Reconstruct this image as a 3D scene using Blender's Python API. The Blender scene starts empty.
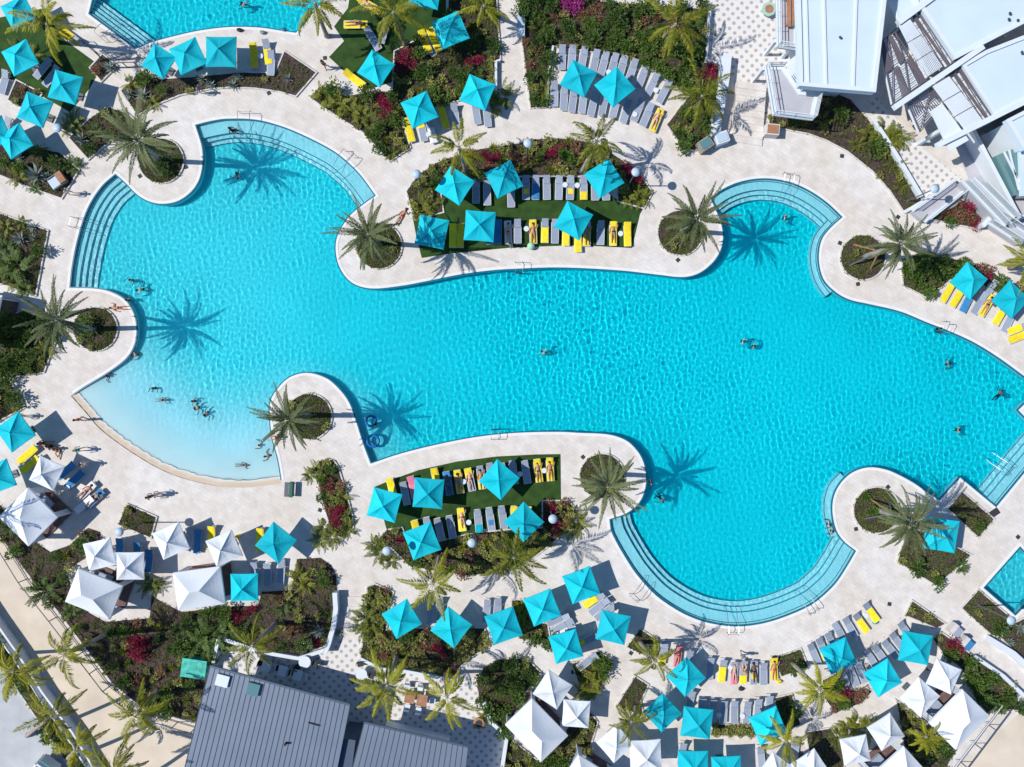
import bpy, bmesh, math, random
import numpy as np
from mathutils import Vector, Matrix
from mathutils.geometry import tessellate_polygon
S = bpy.context.scene
COL = S.collection
R = math.radians
rnd = random.Random(7)
# ---------------------------------------------------------------- camera, sky, sun, exposure
CAM_H = 66.0
F = 792.0
cam = bpy.data.cameras.new('camera'); cam_o = bpy.data.objects.new('camera', cam); COL.objects.link(cam_o)
cam_o.location = (0, 0, CAM_H); cam.sensor_width = 36; cam.lens = 36 * F / 1024; cam.clip_end = 2000
S.camera = cam_o
SUN_EL = 49.5
w = bpy.data.worlds.new('World'); S.world = w; w.use_nodes = True
bg = w.node_tree.nodes['Background']; sky = w.node_tree.nodes.new('ShaderNodeTexSky')
sky.sky_type = 'NISHITA'; sky.sun_disc = False; sky.sun_elevation = R(SUN_EL); sky.sun_rotation = R(-90)
sky.air_density = 1.0; sky.dust_density = 0.6; sky.ozone_density = 1.5
tint = w.node_tree.nodes.new('ShaderNodeMix'); tint.data_type = 'RGBA'; tint.blend_type = 'MULTIPLY'; tint.inputs['Factor'].default_value = 1; tint.inputs['B'].default_value = (.72, 1.0, 1.28, 1)
w.node_tree.links.new(sky.outputs[0], tint.inputs['A']); w.node_tree.links.new(tint.outputs['Result'], bg.inputs[0]); bg.inputs[1].default_value = 0.085
sun = bpy.data.lights.new('sun', 'SUN'); sun.energy = 4.9; sun.angle = R(0.5); sun.color = (1.0, 0.955, 0.89)
sun.cycles.is_caustics_light = True
sun_o = bpy.data.objects.new('sun', sun); COL.objects.link(sun_o)
sun_o.rotation_euler = (0, R(-(90 - SUN_EL)), 0)
S.view_settings.view_transform = 'Standard'; S.view_settings.look = 'None'
S.view_settings.exposure = 0.0; S.view_settings.gamma = 1.0; S.view_settings.use_curve_mapping = False
S.cycles.max_bounces = 8; S.cycles.transparent_max_bounces = 12; S.cycles.diffuse_bounces = 3
S.cycles.sample_clamp_indirect = 6.0
S.cycles.use_denoising = True

def W(px, py, z=0.0):
    """a place in the resort: survey coordinates (pixels) to metres at height z"""
    k = (CAM_H - z) / F
    return Vector(((px - 512) * k, -(py - 383.5) * k, z))

# ---------------------------------------------------------------- materials
MATS = {}
def mat(name, col, rough=0.7, noise=0.0, scale=3.0, bump=0.0, metal=0.0, spec=0.3, detail=4):
    if name in MATS: return MATS[name]
    m = bpy.data.materials.new(name); m.use_nodes = True; t = m.node_tree
    b = t.nodes['Principled BSDF']; b.inputs['Roughness'].default_value = rough
    b.inputs['Metallic'].default_value = metal; b.inputs['Specular IOR Level'].default_value = spec
    c = (*col, 1)
    b.inputs['Base Color'].default_value = c
    if noise or bump:
        tc = t.nodes.new('ShaderNodeTexCoord'); n = t.nodes.new('ShaderNodeTexNoise')
        g = t.nodes.new('ShaderNodeNewGeometry'); t.links.new(g.outputs['Position'], n.inputs['Vector'])
        n.inputs['Scale'].default_value = scale; n.inputs['Detail'].default_value = detail
        if noise:
            r = t.nodes.new('ShaderNodeMapRange'); r.inputs['From Min'].default_value = .3; r.inputs['From Max'].default_value = .7
            r.inputs['To Min'].default_value = 1 - noise; r.inputs['To Max'].default_value = 1 + noise
            t.links.new(n.outputs['Fac'], r.inputs['Value'])
            v = t.nodes.new('ShaderNodeVectorMath'); v.operation = 'SCALE'; v.inputs[0].default_value = col
            if 'canvas' in name or 'towel' in name or 'sling' in name:   # each piece of cloth has faded a little differently
                oi = t.nodes.new('ShaderNodeObjectInfo'); rr_ = t.nodes.new('ShaderNodeMapRange'); rr_.inputs['To Min'].default_value = .88; rr_.inputs['To Max'].default_value = 1.07
                mm = t.nodes.new('ShaderNodeMath'); mm.operation = 'MULTIPLY'; t.links.new(oi.outputs['Random'], rr_.inputs['Value']); t.links.new(rr_.outputs[0], mm.inputs[0]); t.links.new(r.outputs[0], mm.inputs[1]); r = mm
            t.links.new(r.outputs[0], v.inputs['Scale']); t.links.new(v.outputs[0], b.inputs['Base Color'])
        if bump:
            bp = t.nodes.new('ShaderNodeBump'); bp.inputs['Strength'].default_value = bump; bp.inputs['Distance'].default_value = .05
            t.links.new(n.outputs['Fac'], bp.inputs['Height']); t.links.new(bp.outputs[0], b.inputs['Normal'])
    MATS[name] = m
    return m

def leaf_mat(name, c1, c2, trans=0.35, rough=.5):
    """foliage: colour varies leaf by leaf and plant by plant; leaves let some light through"""
    if name in MATS: return MATS[name]
    m = bpy.data.materials.new(name); m.use_nodes = True; t = m.node_tree; t.nodes.clear()
    g = t.nodes.new('ShaderNodeNewGeometry'); oi = t.nodes.new('ShaderNodeObjectInfo')
    a = t.nodes.new('ShaderNodeMath'); a.operation = 'MULTIPLY'; a.inputs[1].default_value = .55
    t.links.new(g.outputs['Random Per Island'], a.inputs[0])
    a2 = t.nodes.new('ShaderNodeMath'); a2.operation = 'MULTIPLY_ADD'; a2.inputs[1].default_value = .45
    t.links.new(oi.outputs['Random'], a2.inputs[0]); t.links.new(a.outputs[0], a2.inputs[2])
    mx = t.nodes.new('ShaderNodeMix'); mx.data_type = 'RGBA'
    t.links.new(a2.outputs[0], mx.inputs['Factor']); mx.inputs['A'].default_value = (*c1, 1); mx.inputs['B'].default_value = (*c2, 1)
    b = t.nodes.new('ShaderNodeBsdfPrincipled'); b.inputs['Roughness'].default_value = rough; b.inputs['Specular IOR Level'].default_value = .35
    tr = t.nodes.new('ShaderNodeBsdfTranslucent'); ms = t.nodes.new('ShaderNodeMixShader'); ms.inputs[0].default_value = trans
    o = t.nodes.new('ShaderNodeOutputMaterial')
    t.links.new(mx.outputs['Result'], b.inputs['Base Color']); t.links.new(mx.outputs['Result'], tr.inputs['Color'])
    t.links.new(b.outputs[0], ms.inputs[1]); t.links.new(tr.outputs[0], ms.inputs[2]); t.links.new(ms.outputs[0], o.inputs[0])
    MATS[name] = m
    return m

def paver_mat():
    m = bpy.data.materials.new('limestone_pavers'); m.use_nodes = True; t = m.node_tree; b = t.nodes['Principled BSDF']
    b.inputs['Roughness'].default_value = .8; b.inputs['Specular IOR Level'].default_value = .2
    g = t.nodes.new('ShaderNodeNewGeometry'); br = t.nodes.new('ShaderNodeTexBrick')
    mp = t.nodes.new('ShaderNodeMapping'); mp.inputs['Rotation'].default_value = (0, 0, R(32)); br.inputs['Mortar Smooth'].default_value = .4
    t.links.new(g.outputs['Position'], mp.inputs[0]); t.links.new(mp.outputs[0], br.inputs['Vector'])
    br.inputs['Scale'].default_value = 1; br.inputs['Brick Width'].default_value = .6; br.inputs['Row Height'].default_value = .3
    br.inputs['Mortar Size'].default_value = .016; br.inputs['Bias'].default_value = 0.0
    br.inputs['Color1'].default_value = (.645, .618, .590, 1); br.inputs['Color2'].default_value = (.69, .668, .642, 1); br.inputs['Mortar'].default_value = (.60, .56, .52, 1)
    n = t.nodes.new('ShaderNodeTexNoise'); n.inputs['Scale'].default_value = .16; n.inputs['Detail'].default_value = 7; n.inputs['Roughness'].default_value = .62
    t.links.new(g.outputs['Position'], n.inputs['Vector'])
    cr = t.nodes.new('ShaderNodeValToRGB'); cr.color_ramp.elements[0].position = .34; cr.color_ramp.elements[0].color = (.92, .87, .81, 1)
    cr.color_ramp.elements[1].position = .62; cr.color_ramp.elements[1].color = (1.0, 1.0, 1.01, 1)
    t.links.new(n.outputs['Fac'], cr.inputs[0])
    mx = t.nodes.new('ShaderNodeMix'); mx.data_type = 'RGBA'; mx.blend_type = 'MULTIPLY'; mx.inputs['Factor'].default_value = 1
    t.links.new(br.outputs['Color'], mx.inputs['A']); t.links.new(cr.outputs[0], mx.inputs['B'])
    n2 = t.nodes.new('ShaderNodeTexNoise'); n2.inputs['Scale'].default_value = 1.1; n2.inputs['Detail'].default_value = 5
    t.links.new(g.outputs['Position'], n2.inputs['Vector'])
    cr2 = t.nodes.new('ShaderNodeValToRGB'); cr2.color_ramp.elements[0].position = .3; cr2.color_ramp.elements[0].color = (.83, .81, .79, 1)
    cr2.color_ramp.elements[1].position = .6; cr2.color_ramp.elements[1].color = (1, 1, 1, 1); t.links.new(n2.outputs['Fac'], cr2.inputs[0])
    m2 = t.nodes.new('ShaderNodeMix'); m2.data_type = 'RGBA'; m2.blend_type = 'MULTIPLY'; m2.inputs['Factor'].default_value = .8
    t.links.new(mx.outputs['Result'], m2.inputs['A']); t.links.new(cr2.outputs[0], m2.inputs['B'])
    t.links.new(m2.outputs['Result'], b.inputs['Base Color'])
    return m

def dot_mat():
    m = bpy.data.materials.new('dotted_pavers'); m.use_nodes = True; t = m.node_tree; b = t.nodes['Principled BSDF']
    b.inputs['Roughness'].default_value = .8
    g = t.nodes.new('ShaderNodeNewGeometry'); mp = t.nodes.new('ShaderNodeMapping'); mp.inputs['Rotation'].default_value = (0, 0, R(40))
    mp.inputs['Scale'].default_value = (1.75, 1.75, 0)
    v = t.nodes.new('ShaderNodeTexVoronoi'); v.inputs['Randomness'].default_value = 0.08; v.inputs['Scale'].default_value = 1
    t.links.new(g.outputs['Position'], mp.inputs[0]); t.links.new(mp.outputs[0], v.inputs['Vector'])
    cr = t.nodes.new('ShaderNodeValToRGB'); cr.color_ramp.elements[0].position = .20; cr.color_ramp.elements[0].color = (.36, .33, .32, 1)
    cr.color_ramp.elements[1].position = .31; cr.color_ramp.elements[1].color = (.64, .62, .60, 1)
    t.links.new(v.outputs['Distance'], cr.inputs[0]); t.links.new(cr.outputs[0], b.inputs['Base Color'])
    return m

M = dict(
    deck=paver_mat(), dots=dot_mat(),
    coping=mat('coping_stone', (.70, .69, .67), .7, .05, 2.0),
    kerb=mat('kerb_concrete', (.56, .54, .52), .8, .08, 2.5),
    turf=mat('artificial_turf', (.024, .062, .010), .9, .35, 1.3, .4, detail=8),
    mulch=mat('bark_mulch', (.060, .042, .036), .95, .55, 4.5, .8, detail=10),
    sand=mat('sand_path', (.60, .52, .42), .95, .10, .5, .2, detail=8),
    road=mat('grey_paving', (.42, .44, .46), .85, .10, .8),
    tile=mat('dark_step_tile', (.012, .13, .21), .3),
    teal=mat('teal_canvas', (.0, .47, .57), .75, .05, 1.2, .08),
    teal2=mat('teal_canvas_faded', (.003, .51, .61), .75, .06, 1.4, .08),
    teal3=mat('teal_canvas_deep', (.0, .42, .52), .75, .06, 1.0, .08),
    white=mat('white_canvas', (.66, .70, .75), .7, .03, .8, .05),
    whitepaint=mat('white_paint', (.62, .68, .73), .5, .03, 1.0),
    metal=mat('brushed_steel', (.55, .56, .58), .3, 0, 1, 0, .9),
    pole=mat('white_pole', (.62, .66, .70), .45),
    sling=mat('grey_sling_fabric', (.29, .33, .42), .8, .08, 6, 0),
    frame=mat('dark_frame', (.10, .11, .13), .5),
    yellow=mat('yellow_towel', (.86, .66, .03), .95, .12, 5, .3),
    blue=mat('blue_towel', (.04, .22, .46), .95, .12, 5, .3),
    pink=mat('pink_towel', (.70, .20, .30), .95, .1, 5, .3),
    towelw=mat('white_towel', (.78, .77, .75), .95, .06, 5, .3),
    cyan=mat('turquoise_towel', (.0, .38, .45), .95, .1, 5, .3),
    wood=mat('terracotta_wood', (.34, .17, .10), .7, .2, 3),
    trunk=mat('palm_bark', (.30, .26, .22), .95, .35, 6, .8),
    roofblue=mat('blue_grey_standing_seam', (.185, .225, .29), .42, .06, .5, 0, .25),
    seam=mat('roof_seam', (.09, .12, .17), .45, 0, 1, 0, .3),
    roofwhite=mat('white_roof_membrane', (.54, .65, .73), .6, .035, .4),
    screen=mat('bronze_screen', (.13, .11, .13), .6),
    glass=mat('tinted_glass', (.10, .22, .24), .08, 0, 1, 0, 0, .8),
    decking=mat('dark_decking', (.14, .085, .075), .8, .25, 3),
    railglass=mat('rail_glass', (.52, .62, .64), .08),
    dark=mat('dark_grey', (.035, .037, .042), .7),
    greybox=mat('green_enamel', (.04, .36, .28), .6, .2, 3),
    wall=mat('white_render', (.60, .65, .70), .7, .04, 1.0),
    lampblue=mat('pale_blue_lamp_disc', (.42, .52, .62), .4),
    floor_purple=mat('terrace_floor', (.42, .42, .46), .8, .08, 1),
    float_blue=mat('blue_vinyl', (.01, .13, .42), .3),
    float_green=mat('green_vinyl', (.35, .62, .40), .3),
    carwhite=mat('car_white', (.75, .76, .78), .25, spec=.6),
    rubber=mat('rubber', (.02, .02, .02), .8),
)
MATS['rail_glass'].node_tree.nodes['Principled BSDF'].inputs['Alpha'].default_value = .22
LEAF = dict(
    date=leaf_mat('date_palm_leaf', (.038, .062, .020), (.19, .215, .09), .22, .65),
    coco=leaf_mat('coconut_leaf', (.035, .065, .006), (.43, .41, .02), .32, .65),
    areca=leaf_mat('areca_leaf', (.045, .085, .010), (.30, .31, .03), .35),
    green=leaf_mat('shrub_leaf', (.024, .065, .012), (.14, .23, .035), .35),
    croton=leaf_mat('croton_leaf', (.11, .15, .03), (.46, .44, .13), .35),
    rust=leaf_mat('rust_leaf', (.14, .05, .035), (.34, .19, .10), .3),
    red=leaf_mat('bougainvillea_bract', (.10, .008, .020), (.42, .020, .08), .3),
    magenta=leaf_mat('magenta_bract', (.24, .012, .14), (.55, .06, .34), .3),
    agave=leaf_mat('agave_leaf', (.12, .16, .14), (.34, .40, .36), .15),
    cover=leaf_mat('ground_cover_leaf', (.035, .060, .012), (.17, .18, .05), .25),
)

# ---------------------------------------------------------------- mesh helpers
class MB:
    def __init__(s): s.v = []; s.f = []
    def add(s, vs, fs):
        n = len(s.v); s.v += [tuple(v) for v in vs]; s.f += [tuple(i + n for i in f) for f in fs]; return s
    def box(s, c, d, rz=0.0, rx=0.0):
        m = Matrix.Translation(c) @ Matrix.Rotation(rz, 4, 'Z') @ Matrix.Rotation(rx, 4, 'X')
        vs = [m @ Vector((x * d[0] / 2, y * d[1] / 2, z * d[2] / 2)) for x in (-1, 1) for y in (-1, 1) for z in (-1, 1)]
        return s.add(vs, [(0, 1, 3, 2), (4, 6, 7, 5), (0, 4, 5, 1), (2, 3, 7, 6), (0, 2, 6, 4), (1, 5, 7, 3)])
    def bar(s, a, b, wd, h):
        a = Vector(a); b = Vector(b); d = b - a; L = d.length
        if L < 1e-6: return s
        u = d / L; sd = Vector((-u.y, u.x, 0))
        if sd.length < 1e-4: sd = Vector((1, 0, 0))
        sd.normalize(); up = u.cross(sd)
        if up.z < 0: up = -up
        vs = []
        for p in (a, b):
            for i, j in ((-1, -1), (1, -1), (1, 1), (-1, 1)): vs.append(p + sd * (i * wd / 2) + up * (j * h / 2))
        return s.add(vs, [(0, 3, 2, 1), (4, 5, 6, 7), (0, 1, 5, 4), (1, 2, 6, 5), (2, 3, 7, 6), (3, 0, 4, 7)])
    def tube(s, pts, rad, seg=8, cap=True):
        pts = [Vector(p) for p in pts]
        if not hasattr(rad, '__len__'): rad = [rad] * len(pts)
        rings = []
        for i, p in enumerate(pts):
            d = (pts[min(i + 1, len(pts) - 1)] - pts[max(i - 1, 0)]).normalized()
            a = Vector((1, 0, 0)) if abs(d.x) < .8 else Vector((0, 1, 0))
            u = d.cross(a).normalized(); v = d.cross(u)
            rings.append([p + (u * math.cos(2 * math.pi * k / seg) + v * math.sin(2 * math.pi * k / seg)) * rad[i] for k in range(seg)])
        vs = [q for r in rings for q in r]; fs = []
        for i in range(len(pts) - 1):
            for k in range(seg):
                fs.append((i * seg + k, i * seg + (k + 1) % seg, (i + 1) * seg + (k + 1) % seg, (i + 1) * seg + k))
        if cap: fs += [tuple(range(seg))[::-1], tuple((len(pts) - 1) * seg + k for k in range(seg))]
        return s.add(vs, fs)
    def prism(s, poly, z0, z1, top=True, bot=True):
        """poly: list of 2D/3D world points"""
        n = len(poly); P = [(p[0], p[1]) for p in poly]
        vs = [(x, y, z0) for x, y in P] + [(x, y, z1) for x, y in P]
        fs = [(i, (i + 1) % n, (i + 1) % n + n, i + n) for i in range(n)]
        tri = tessellate_polygon([[Vector((x, y, 0)) for x, y in P]])
        if top: fs += [tuple(i + n for i in t) for t in tri]
        if bot: fs += [tuple(t)[::-1] for t in tri]
        return s.add(vs, fs)
    def mesh(s, name, smooth=False, m=None):
        me = bpy.data.meshes.new(name); me.from_pydata(s.v, [], s.f); me.validate()
        bm = bmesh.new(); bm.from_mesh(me); bmesh.ops.recalc_face_normals(bm, faces=bm.faces); bm.to_mesh(me); bm.free()
        if smooth: me.shade_smooth()
        if m: me.materials.append(m)
        return me
    def raw(s, name, m=None):
        me = bpy.data.meshes.new(name); me.from_pydata(s.v, [], s.f)
        if m: me.materials.append(m)
        return me
    def build(s, name, m, parent=None, smooth=False, loc=None):
        o = bpy.data.objects.new(name, s.mesh(name, smooth, m)); COL.objects.link(o)
        if parent: o.parent = parent
        if loc is not None: o.location = loc
        return o

def part(name, me, parent, loc=(0, 0, 0), label=None):
    o = bpy.data.objects.new(name, me); COL.objects.link(o); o.parent = parent; o.location = loc
    if label: o['label'] = label
    return o
def tag(o, label, cat, group=None):
    o['label'] = label; o['category'] = cat
    if group: o['group'] = group
    return o
def thing(name, loc, label, cat, group=None, rz=0.0):
    o = bpy.data.objects.new(name, None); COL.objects.link(o); o.location = loc; o.rotation_euler = (0, 0, rz)
    o.empty_display_size = .2
    return tag(o, label, cat, group)
def struct(o, kind='structure'): o['kind'] = kind; return o
def copy_tree(o, parent=None):
    c = o.copy(); COL.objects.link(c)
    if parent: c.parent = parent
    for ch in o.children: copy_tree(ch, c)
    return c
def sheet(name, polys, z, m):
    tri = tessellate_polygon([[Vector((p[0], p[1], 0)) for p in q] for q in polys])
    vs = [(p[0], p[1], z) for q in polys for p in q]
    me = bpy.data.meshes.new(name); me.from_pydata(vs, [], [tuple(t) for t in tri])
    bm = bmesh.new(); bm.from_mesh(me)
    for f in bm.faces:
        if f.normal.z < 0: f.normal_flip()
    bm.to_mesh(me); bm.free(); me.materials.append(m)
    o = bpy.data.objects.new(name, me); COL.objects.link(o); return struct(o)
def px(poly, z=0.0): return [W(a, b, z) for a, b in poly]

def smooth_closed(pts, step=3.0):
    """closed outline; a point given as (x, y, 1) is a sharp corner. Centripetal-ish Catmull-Rom between corners."""
    n = len(pts); out = []
    for i in range(n):
        p1 = pts[i]; p2 = pts[(i + 1) % n]; p0 = pts[i - 1]; p3 = pts[(i + 2) % n]
        A = Vector(p1[:2]); B = Vector(p2[:2]); P0 = Vector(p0[:2]); P3 = Vector(p3[:2])
        c1 = len(p1) > 2; c2 = len(p2) > 2
        if c1: P0 = A - (B - A)
        if c2: P3 = B + (B - A)
        L = (B - A).length; k = max(1, int(L / step))
        m1 = (B - P0) * (L / max((B - A).length + (A - P0).length, 1e-6)) if not c1 else (B - A)
        m2 = (P3 - A) * (L / max((B - A).length + (P3 - B).length, 1e-6)) if not c2 else (B - A)
        for j in range(k):
            t = j / k; t2 = t * t; t3 = t2 * t
            q = A * (2 * t3 - 3 * t2 + 1) + m1 * (t3 - 2 * t2 + t) + B * (-2 * t3 + 3 * t2) + m2 * (t3 - t2)
            out.append((q.x, q.y))
    return out
def area(p): return sum(p[i][0] * p[(i + 1) % len(p)][1] - p[(i + 1) % len(p)][0] * p[i][1] for i in range(len(p))) / 2
def offset_closed(p, d):
    """p: closed list of 2D, offset outward by d (same units)"""
    s = 1 if area(p) > 0 else -1; n = len(p); out = []
    for i in range(n):
        a = Vector(p[i - 1][:2]); b = Vector(p[i][:2]); c = Vector(p[(i + 1) % n][:2])
        u = (b - a).normalized() if (b - a).length > 1e-9 else (c - b).normalized(); v = (c - b).normalized() if (c - b).length > 1e-9 else u
        n1 = Vector((u.y, -u.x)) * s; n2 = Vector((v.y, -v.x)) * s
        m = n1 + n2
        if m.length < 1e-4: m = n1
        m.normalize(); k = d / max(.45, m.dot(n1))
        out.append(tuple(b + m * k))
    return out
def offset_open(p, d):
    n = len(p); out = []
    for i in range(n):
        a = Vector(p[max(i - 1, 0)][:2]); c = Vector(p[min(i + 1, n - 1)][:2]); u = (c - a).normalized()
        out.append(tuple(Vector(p[i][:2]) + Vector((u.y, -u.x)) * d))
    return out
def ring(name, inner, outer, z0, z1, m):
    """flat band between two closed loops with the same number of points"""
    n = len(inner); mb = MB()
    vs = [(*p[:2], z1) for p in inner] + [(*p[:2], z1) for p in outer] + [(*p[:2], z0) for p in inner] + [(*p[:2], z0) for p in outer]
    fs = []
    for i in range(n):
        j = (i + 1) % n
        fs += [(i, j, n + j, n + i), (n + i, n + j, 3 * n + j, 3 * n + i), (i, 2 * n + i, 2 * n + j, j), (2 * n + i, 3 * n + i, 3 * n + j, 2 * n + j)]
    mb.add(vs, fs); return mb.build(name, m)
def inside_mask(X, Y, poly):
    r = np.zeros(X.shape, bool); n = len(poly)
    for i in range(n):
        x1, y1 = poly[i][:2]; x2, y2 = poly[(i + 1) % n][:2]
        if y1 == y2: continue
        c = ((y1 > Y) != (y2 > Y)) & (X < (x2 - x1) * (Y - y1) / (y2 - y1) + x1)
        r ^= c
    return r
def inside(x, y, poly):
    c = False; n = len(poly)
    for i in range(n):
        x1, y1 = poly[i][:2]; x2, y2 = poly[(i + 1) % n][:2]
        if (y1 > y) != (y2 > y) and x < (x2 - x1) * (y - y1) / (y2 - y1) + x1: c = not c
    return c
def seg_dist(X, Y, pl):
    d = np.full(X.shape, 1e9)
    for (x1, y1), (x2, y2) in zip(pl[:-1], pl[1:]):
        dx, dy = x2 - x1, y2 - y1; t = np.clip(((X - x1) * dx + (Y - y1) * dy) / (dx * dx + dy * dy), 0, 1)
        d = np.minimum(d, np.hypot(X - x1 - t * dx, Y - y1 - t * dy))
    return d

# ---------------------------------------------------------------- the pools
POOL_MAIN = [(195.8, 125.2, 1), (212, 121.3), (227, 119.3), (256, 120.3), (282, 127), (306, 137), (331, 150), (343.5, 159), (359, 174), (375, 195.5, 1),
    (364, 203.3), (349, 216), (336.6, 237), (335.6, 255), (341.5, 272), (353, 284), (371, 289), (400, 286.5), (430, 281), (460, 275), (490, 271), (515, 269.3), (560, 268), (620, 271), (660, 275.5), (683, 277.6), (699, 273.7), (712.8, 263), (720.6, 251), (723.5, 238), (721.6, 223.8), (718, 214), (710.8, 198, 1),
    (724.5, 188.6), (742, 181.8), (763.6, 178.9), (787, 181.8), (806.6, 189.6), (826, 202.3), (841.8, 217, 1),
    (830, 227.7), (822, 238), (818.6, 251), (819, 266), (824, 281), (837, 293.7), (850.5, 300.5), (868, 304.4), (900, 312), (927, 323), (946.5, 330.5), (972, 342), (996, 356.5), (1023, 376), (1044, 392, 1),
    (1027, 401, 1), (1017.5, 410, 1), (1027, 420, 1), (1050, 442, 1), (1023.5, 473, 1), (996, 506.5, 1),
    (960, 477, 1), (939.4, 499.6, 1), (930, 494), (916, 484), (902, 476), (886.6, 469.3), (869, 466.8), (853.3, 471.3), (841.6, 481), (833.8, 494.7), (831.8, 510.4), (835.7, 530), (843.6, 541.7), (855.3, 551, 1),
    (849, 562), (836, 582), (822, 596), (809, 605.5), (781, 617.5), (757.8, 623.8), (734, 625.8), (710, 622.6), (693, 617.3), (676, 608.8), (656, 594.7), (637, 574), (625, 556), (615.6, 539.5), (611.4, 530), (610, 519.5, 1),
    (626, 514), (637.8, 505), (644.6, 492.6), (646.6, 477), (643.6, 461.3), (636.8, 449.6), (626, 439.8), (608.4, 434), (579, 432.3), (560, 431.3), (516, 432.3), (477, 436.3), (438, 443.7), (399, 453.5), (371, 463, 1),
    (363.8, 444), (357, 422.8), (350, 403.2), (340.3, 389.5), (326.6, 377.8), (307, 372.3), (289.5, 376.8), (277.8, 387.6), (270, 401), (269.5, 420), (272, 438.4), (277.8, 460), (281.7, 483.4, 1),
    (248.4, 487.3), (219, 486.3), (199, 482.6), (176, 476), (156.4, 467.5), (137, 456), (117, 442.5), (97.8, 427), (86, 413), (78, 404), (71, 396, 1),
    (84, 387.3), (109.5, 371.7), (127, 358), (135, 344.3), (137, 328.7), (134, 313), (125, 299.3), (109.5, 291), (93.8, 288), (70, 287.4, 1),
    (72.3, 267), (78.2, 238), (88, 208.6), (101.7, 187), (115.4, 174.4, 1), (125, 183), (137, 195), (148.6, 201.8), (162.3, 204.4), (178, 201.5), (191.6, 192), (199.5, 180), (203, 164), (202.4, 147)]
POOL_TOP = [(89, 13.7, 1), (135.9, 48.5, 1), (150, 42.5), (175, 35.5), (200, 30), (229, 26.6), (258.6, 27), (282, 30.3), (295.8, 32.3, 1), (309.5, 16.6), (335, -14), (352, -40, 1), (120, -40, 1), (98, -15)]
POOL_SMALL = [(1020, 547, 1), (984, 587.7, 1), (1015.4, 615, 1), (1050, 580, 1), (1034, 562, 1)]
BEACH = [(281.7, 483.4), (248.4, 487.3), (219, 486.3), (199, 482.6), (176, 476), (156.4, 467.5), (137, 456), (117, 442.5), (97.8, 427), (86, 413), (78, 404), (71, 396)]
WATER_Z = -0.12
mainp = [tuple(W(*p)[:2]) for p in smooth_closed(POOL_MAIN)]
topp = [tuple(W(*p)[:2]) for p in smooth_closed(POOL_TOP)]
smallp = [tuple(W(*p)[:2]) for p in smooth_closed(POOL_SMALL)]
pools = [mainp, topp, smallp]
beach = [tuple(W(*p)[:2]) for p in BEACH]

BIG = [(-260, -260), (260, -260), (260, 260), (-260, 260)]
sheet('pool_deck', [BIG, mainp, topp, smallp], 0.0, M['deck'])

def water_tinted_plaster_mat():
    m = bpy.data.materials.new('water_tinted_plaster'); m.use_nodes = True; t = m.node_tree; t.nodes.clear()
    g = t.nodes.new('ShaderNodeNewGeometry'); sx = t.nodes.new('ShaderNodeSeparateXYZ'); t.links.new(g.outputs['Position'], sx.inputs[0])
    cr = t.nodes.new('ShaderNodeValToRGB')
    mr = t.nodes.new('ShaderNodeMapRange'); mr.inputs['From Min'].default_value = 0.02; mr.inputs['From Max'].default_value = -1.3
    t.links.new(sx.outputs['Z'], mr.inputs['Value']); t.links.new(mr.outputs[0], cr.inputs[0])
    e = cr.color_ramp.elements  # sand-toned rim; deeper, light absorbed by water is put into the plaster colour
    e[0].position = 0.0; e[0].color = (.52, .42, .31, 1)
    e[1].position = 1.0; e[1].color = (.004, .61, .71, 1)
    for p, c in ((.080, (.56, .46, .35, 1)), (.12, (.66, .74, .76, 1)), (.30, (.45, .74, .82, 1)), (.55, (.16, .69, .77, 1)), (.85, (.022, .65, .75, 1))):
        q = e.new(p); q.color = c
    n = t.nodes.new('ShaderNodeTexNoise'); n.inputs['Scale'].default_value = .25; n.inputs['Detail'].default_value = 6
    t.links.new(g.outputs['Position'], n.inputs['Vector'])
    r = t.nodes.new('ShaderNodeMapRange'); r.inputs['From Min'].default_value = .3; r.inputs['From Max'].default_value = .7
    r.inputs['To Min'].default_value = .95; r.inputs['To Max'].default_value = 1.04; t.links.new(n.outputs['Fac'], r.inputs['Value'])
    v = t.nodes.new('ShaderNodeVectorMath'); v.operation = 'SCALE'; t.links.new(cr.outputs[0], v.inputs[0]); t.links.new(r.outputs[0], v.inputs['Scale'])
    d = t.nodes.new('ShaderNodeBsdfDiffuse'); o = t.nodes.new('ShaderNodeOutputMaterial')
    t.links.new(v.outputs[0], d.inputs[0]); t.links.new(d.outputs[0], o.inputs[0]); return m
def step_mat():
    return mat('pale_step_plaster', (.36, .74, .82), .7, .05, 1.0)
M['plaster'] = water_tinted_plaster_mat(); M['step'] = step_mat()
def water_mat():
    m = bpy.data.materials.new('pool_water'); m.use_nodes = True; t = m.node_tree; t.nodes.clear()
    b = t.nodes.new('ShaderNodeBsdfGlass'); b.inputs['IOR'].default_value = 1.33; b.inputs['Roughness'].default_value = 0.0
    b.inputs['Color'].default_value = (.90, .995, 1.0, 1)
    o = t.nodes.new('ShaderNodeOutputMaterial'); t.links.new(b.outputs[0], o.inputs[0]); return m
M['water'] = water_mat()

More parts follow.
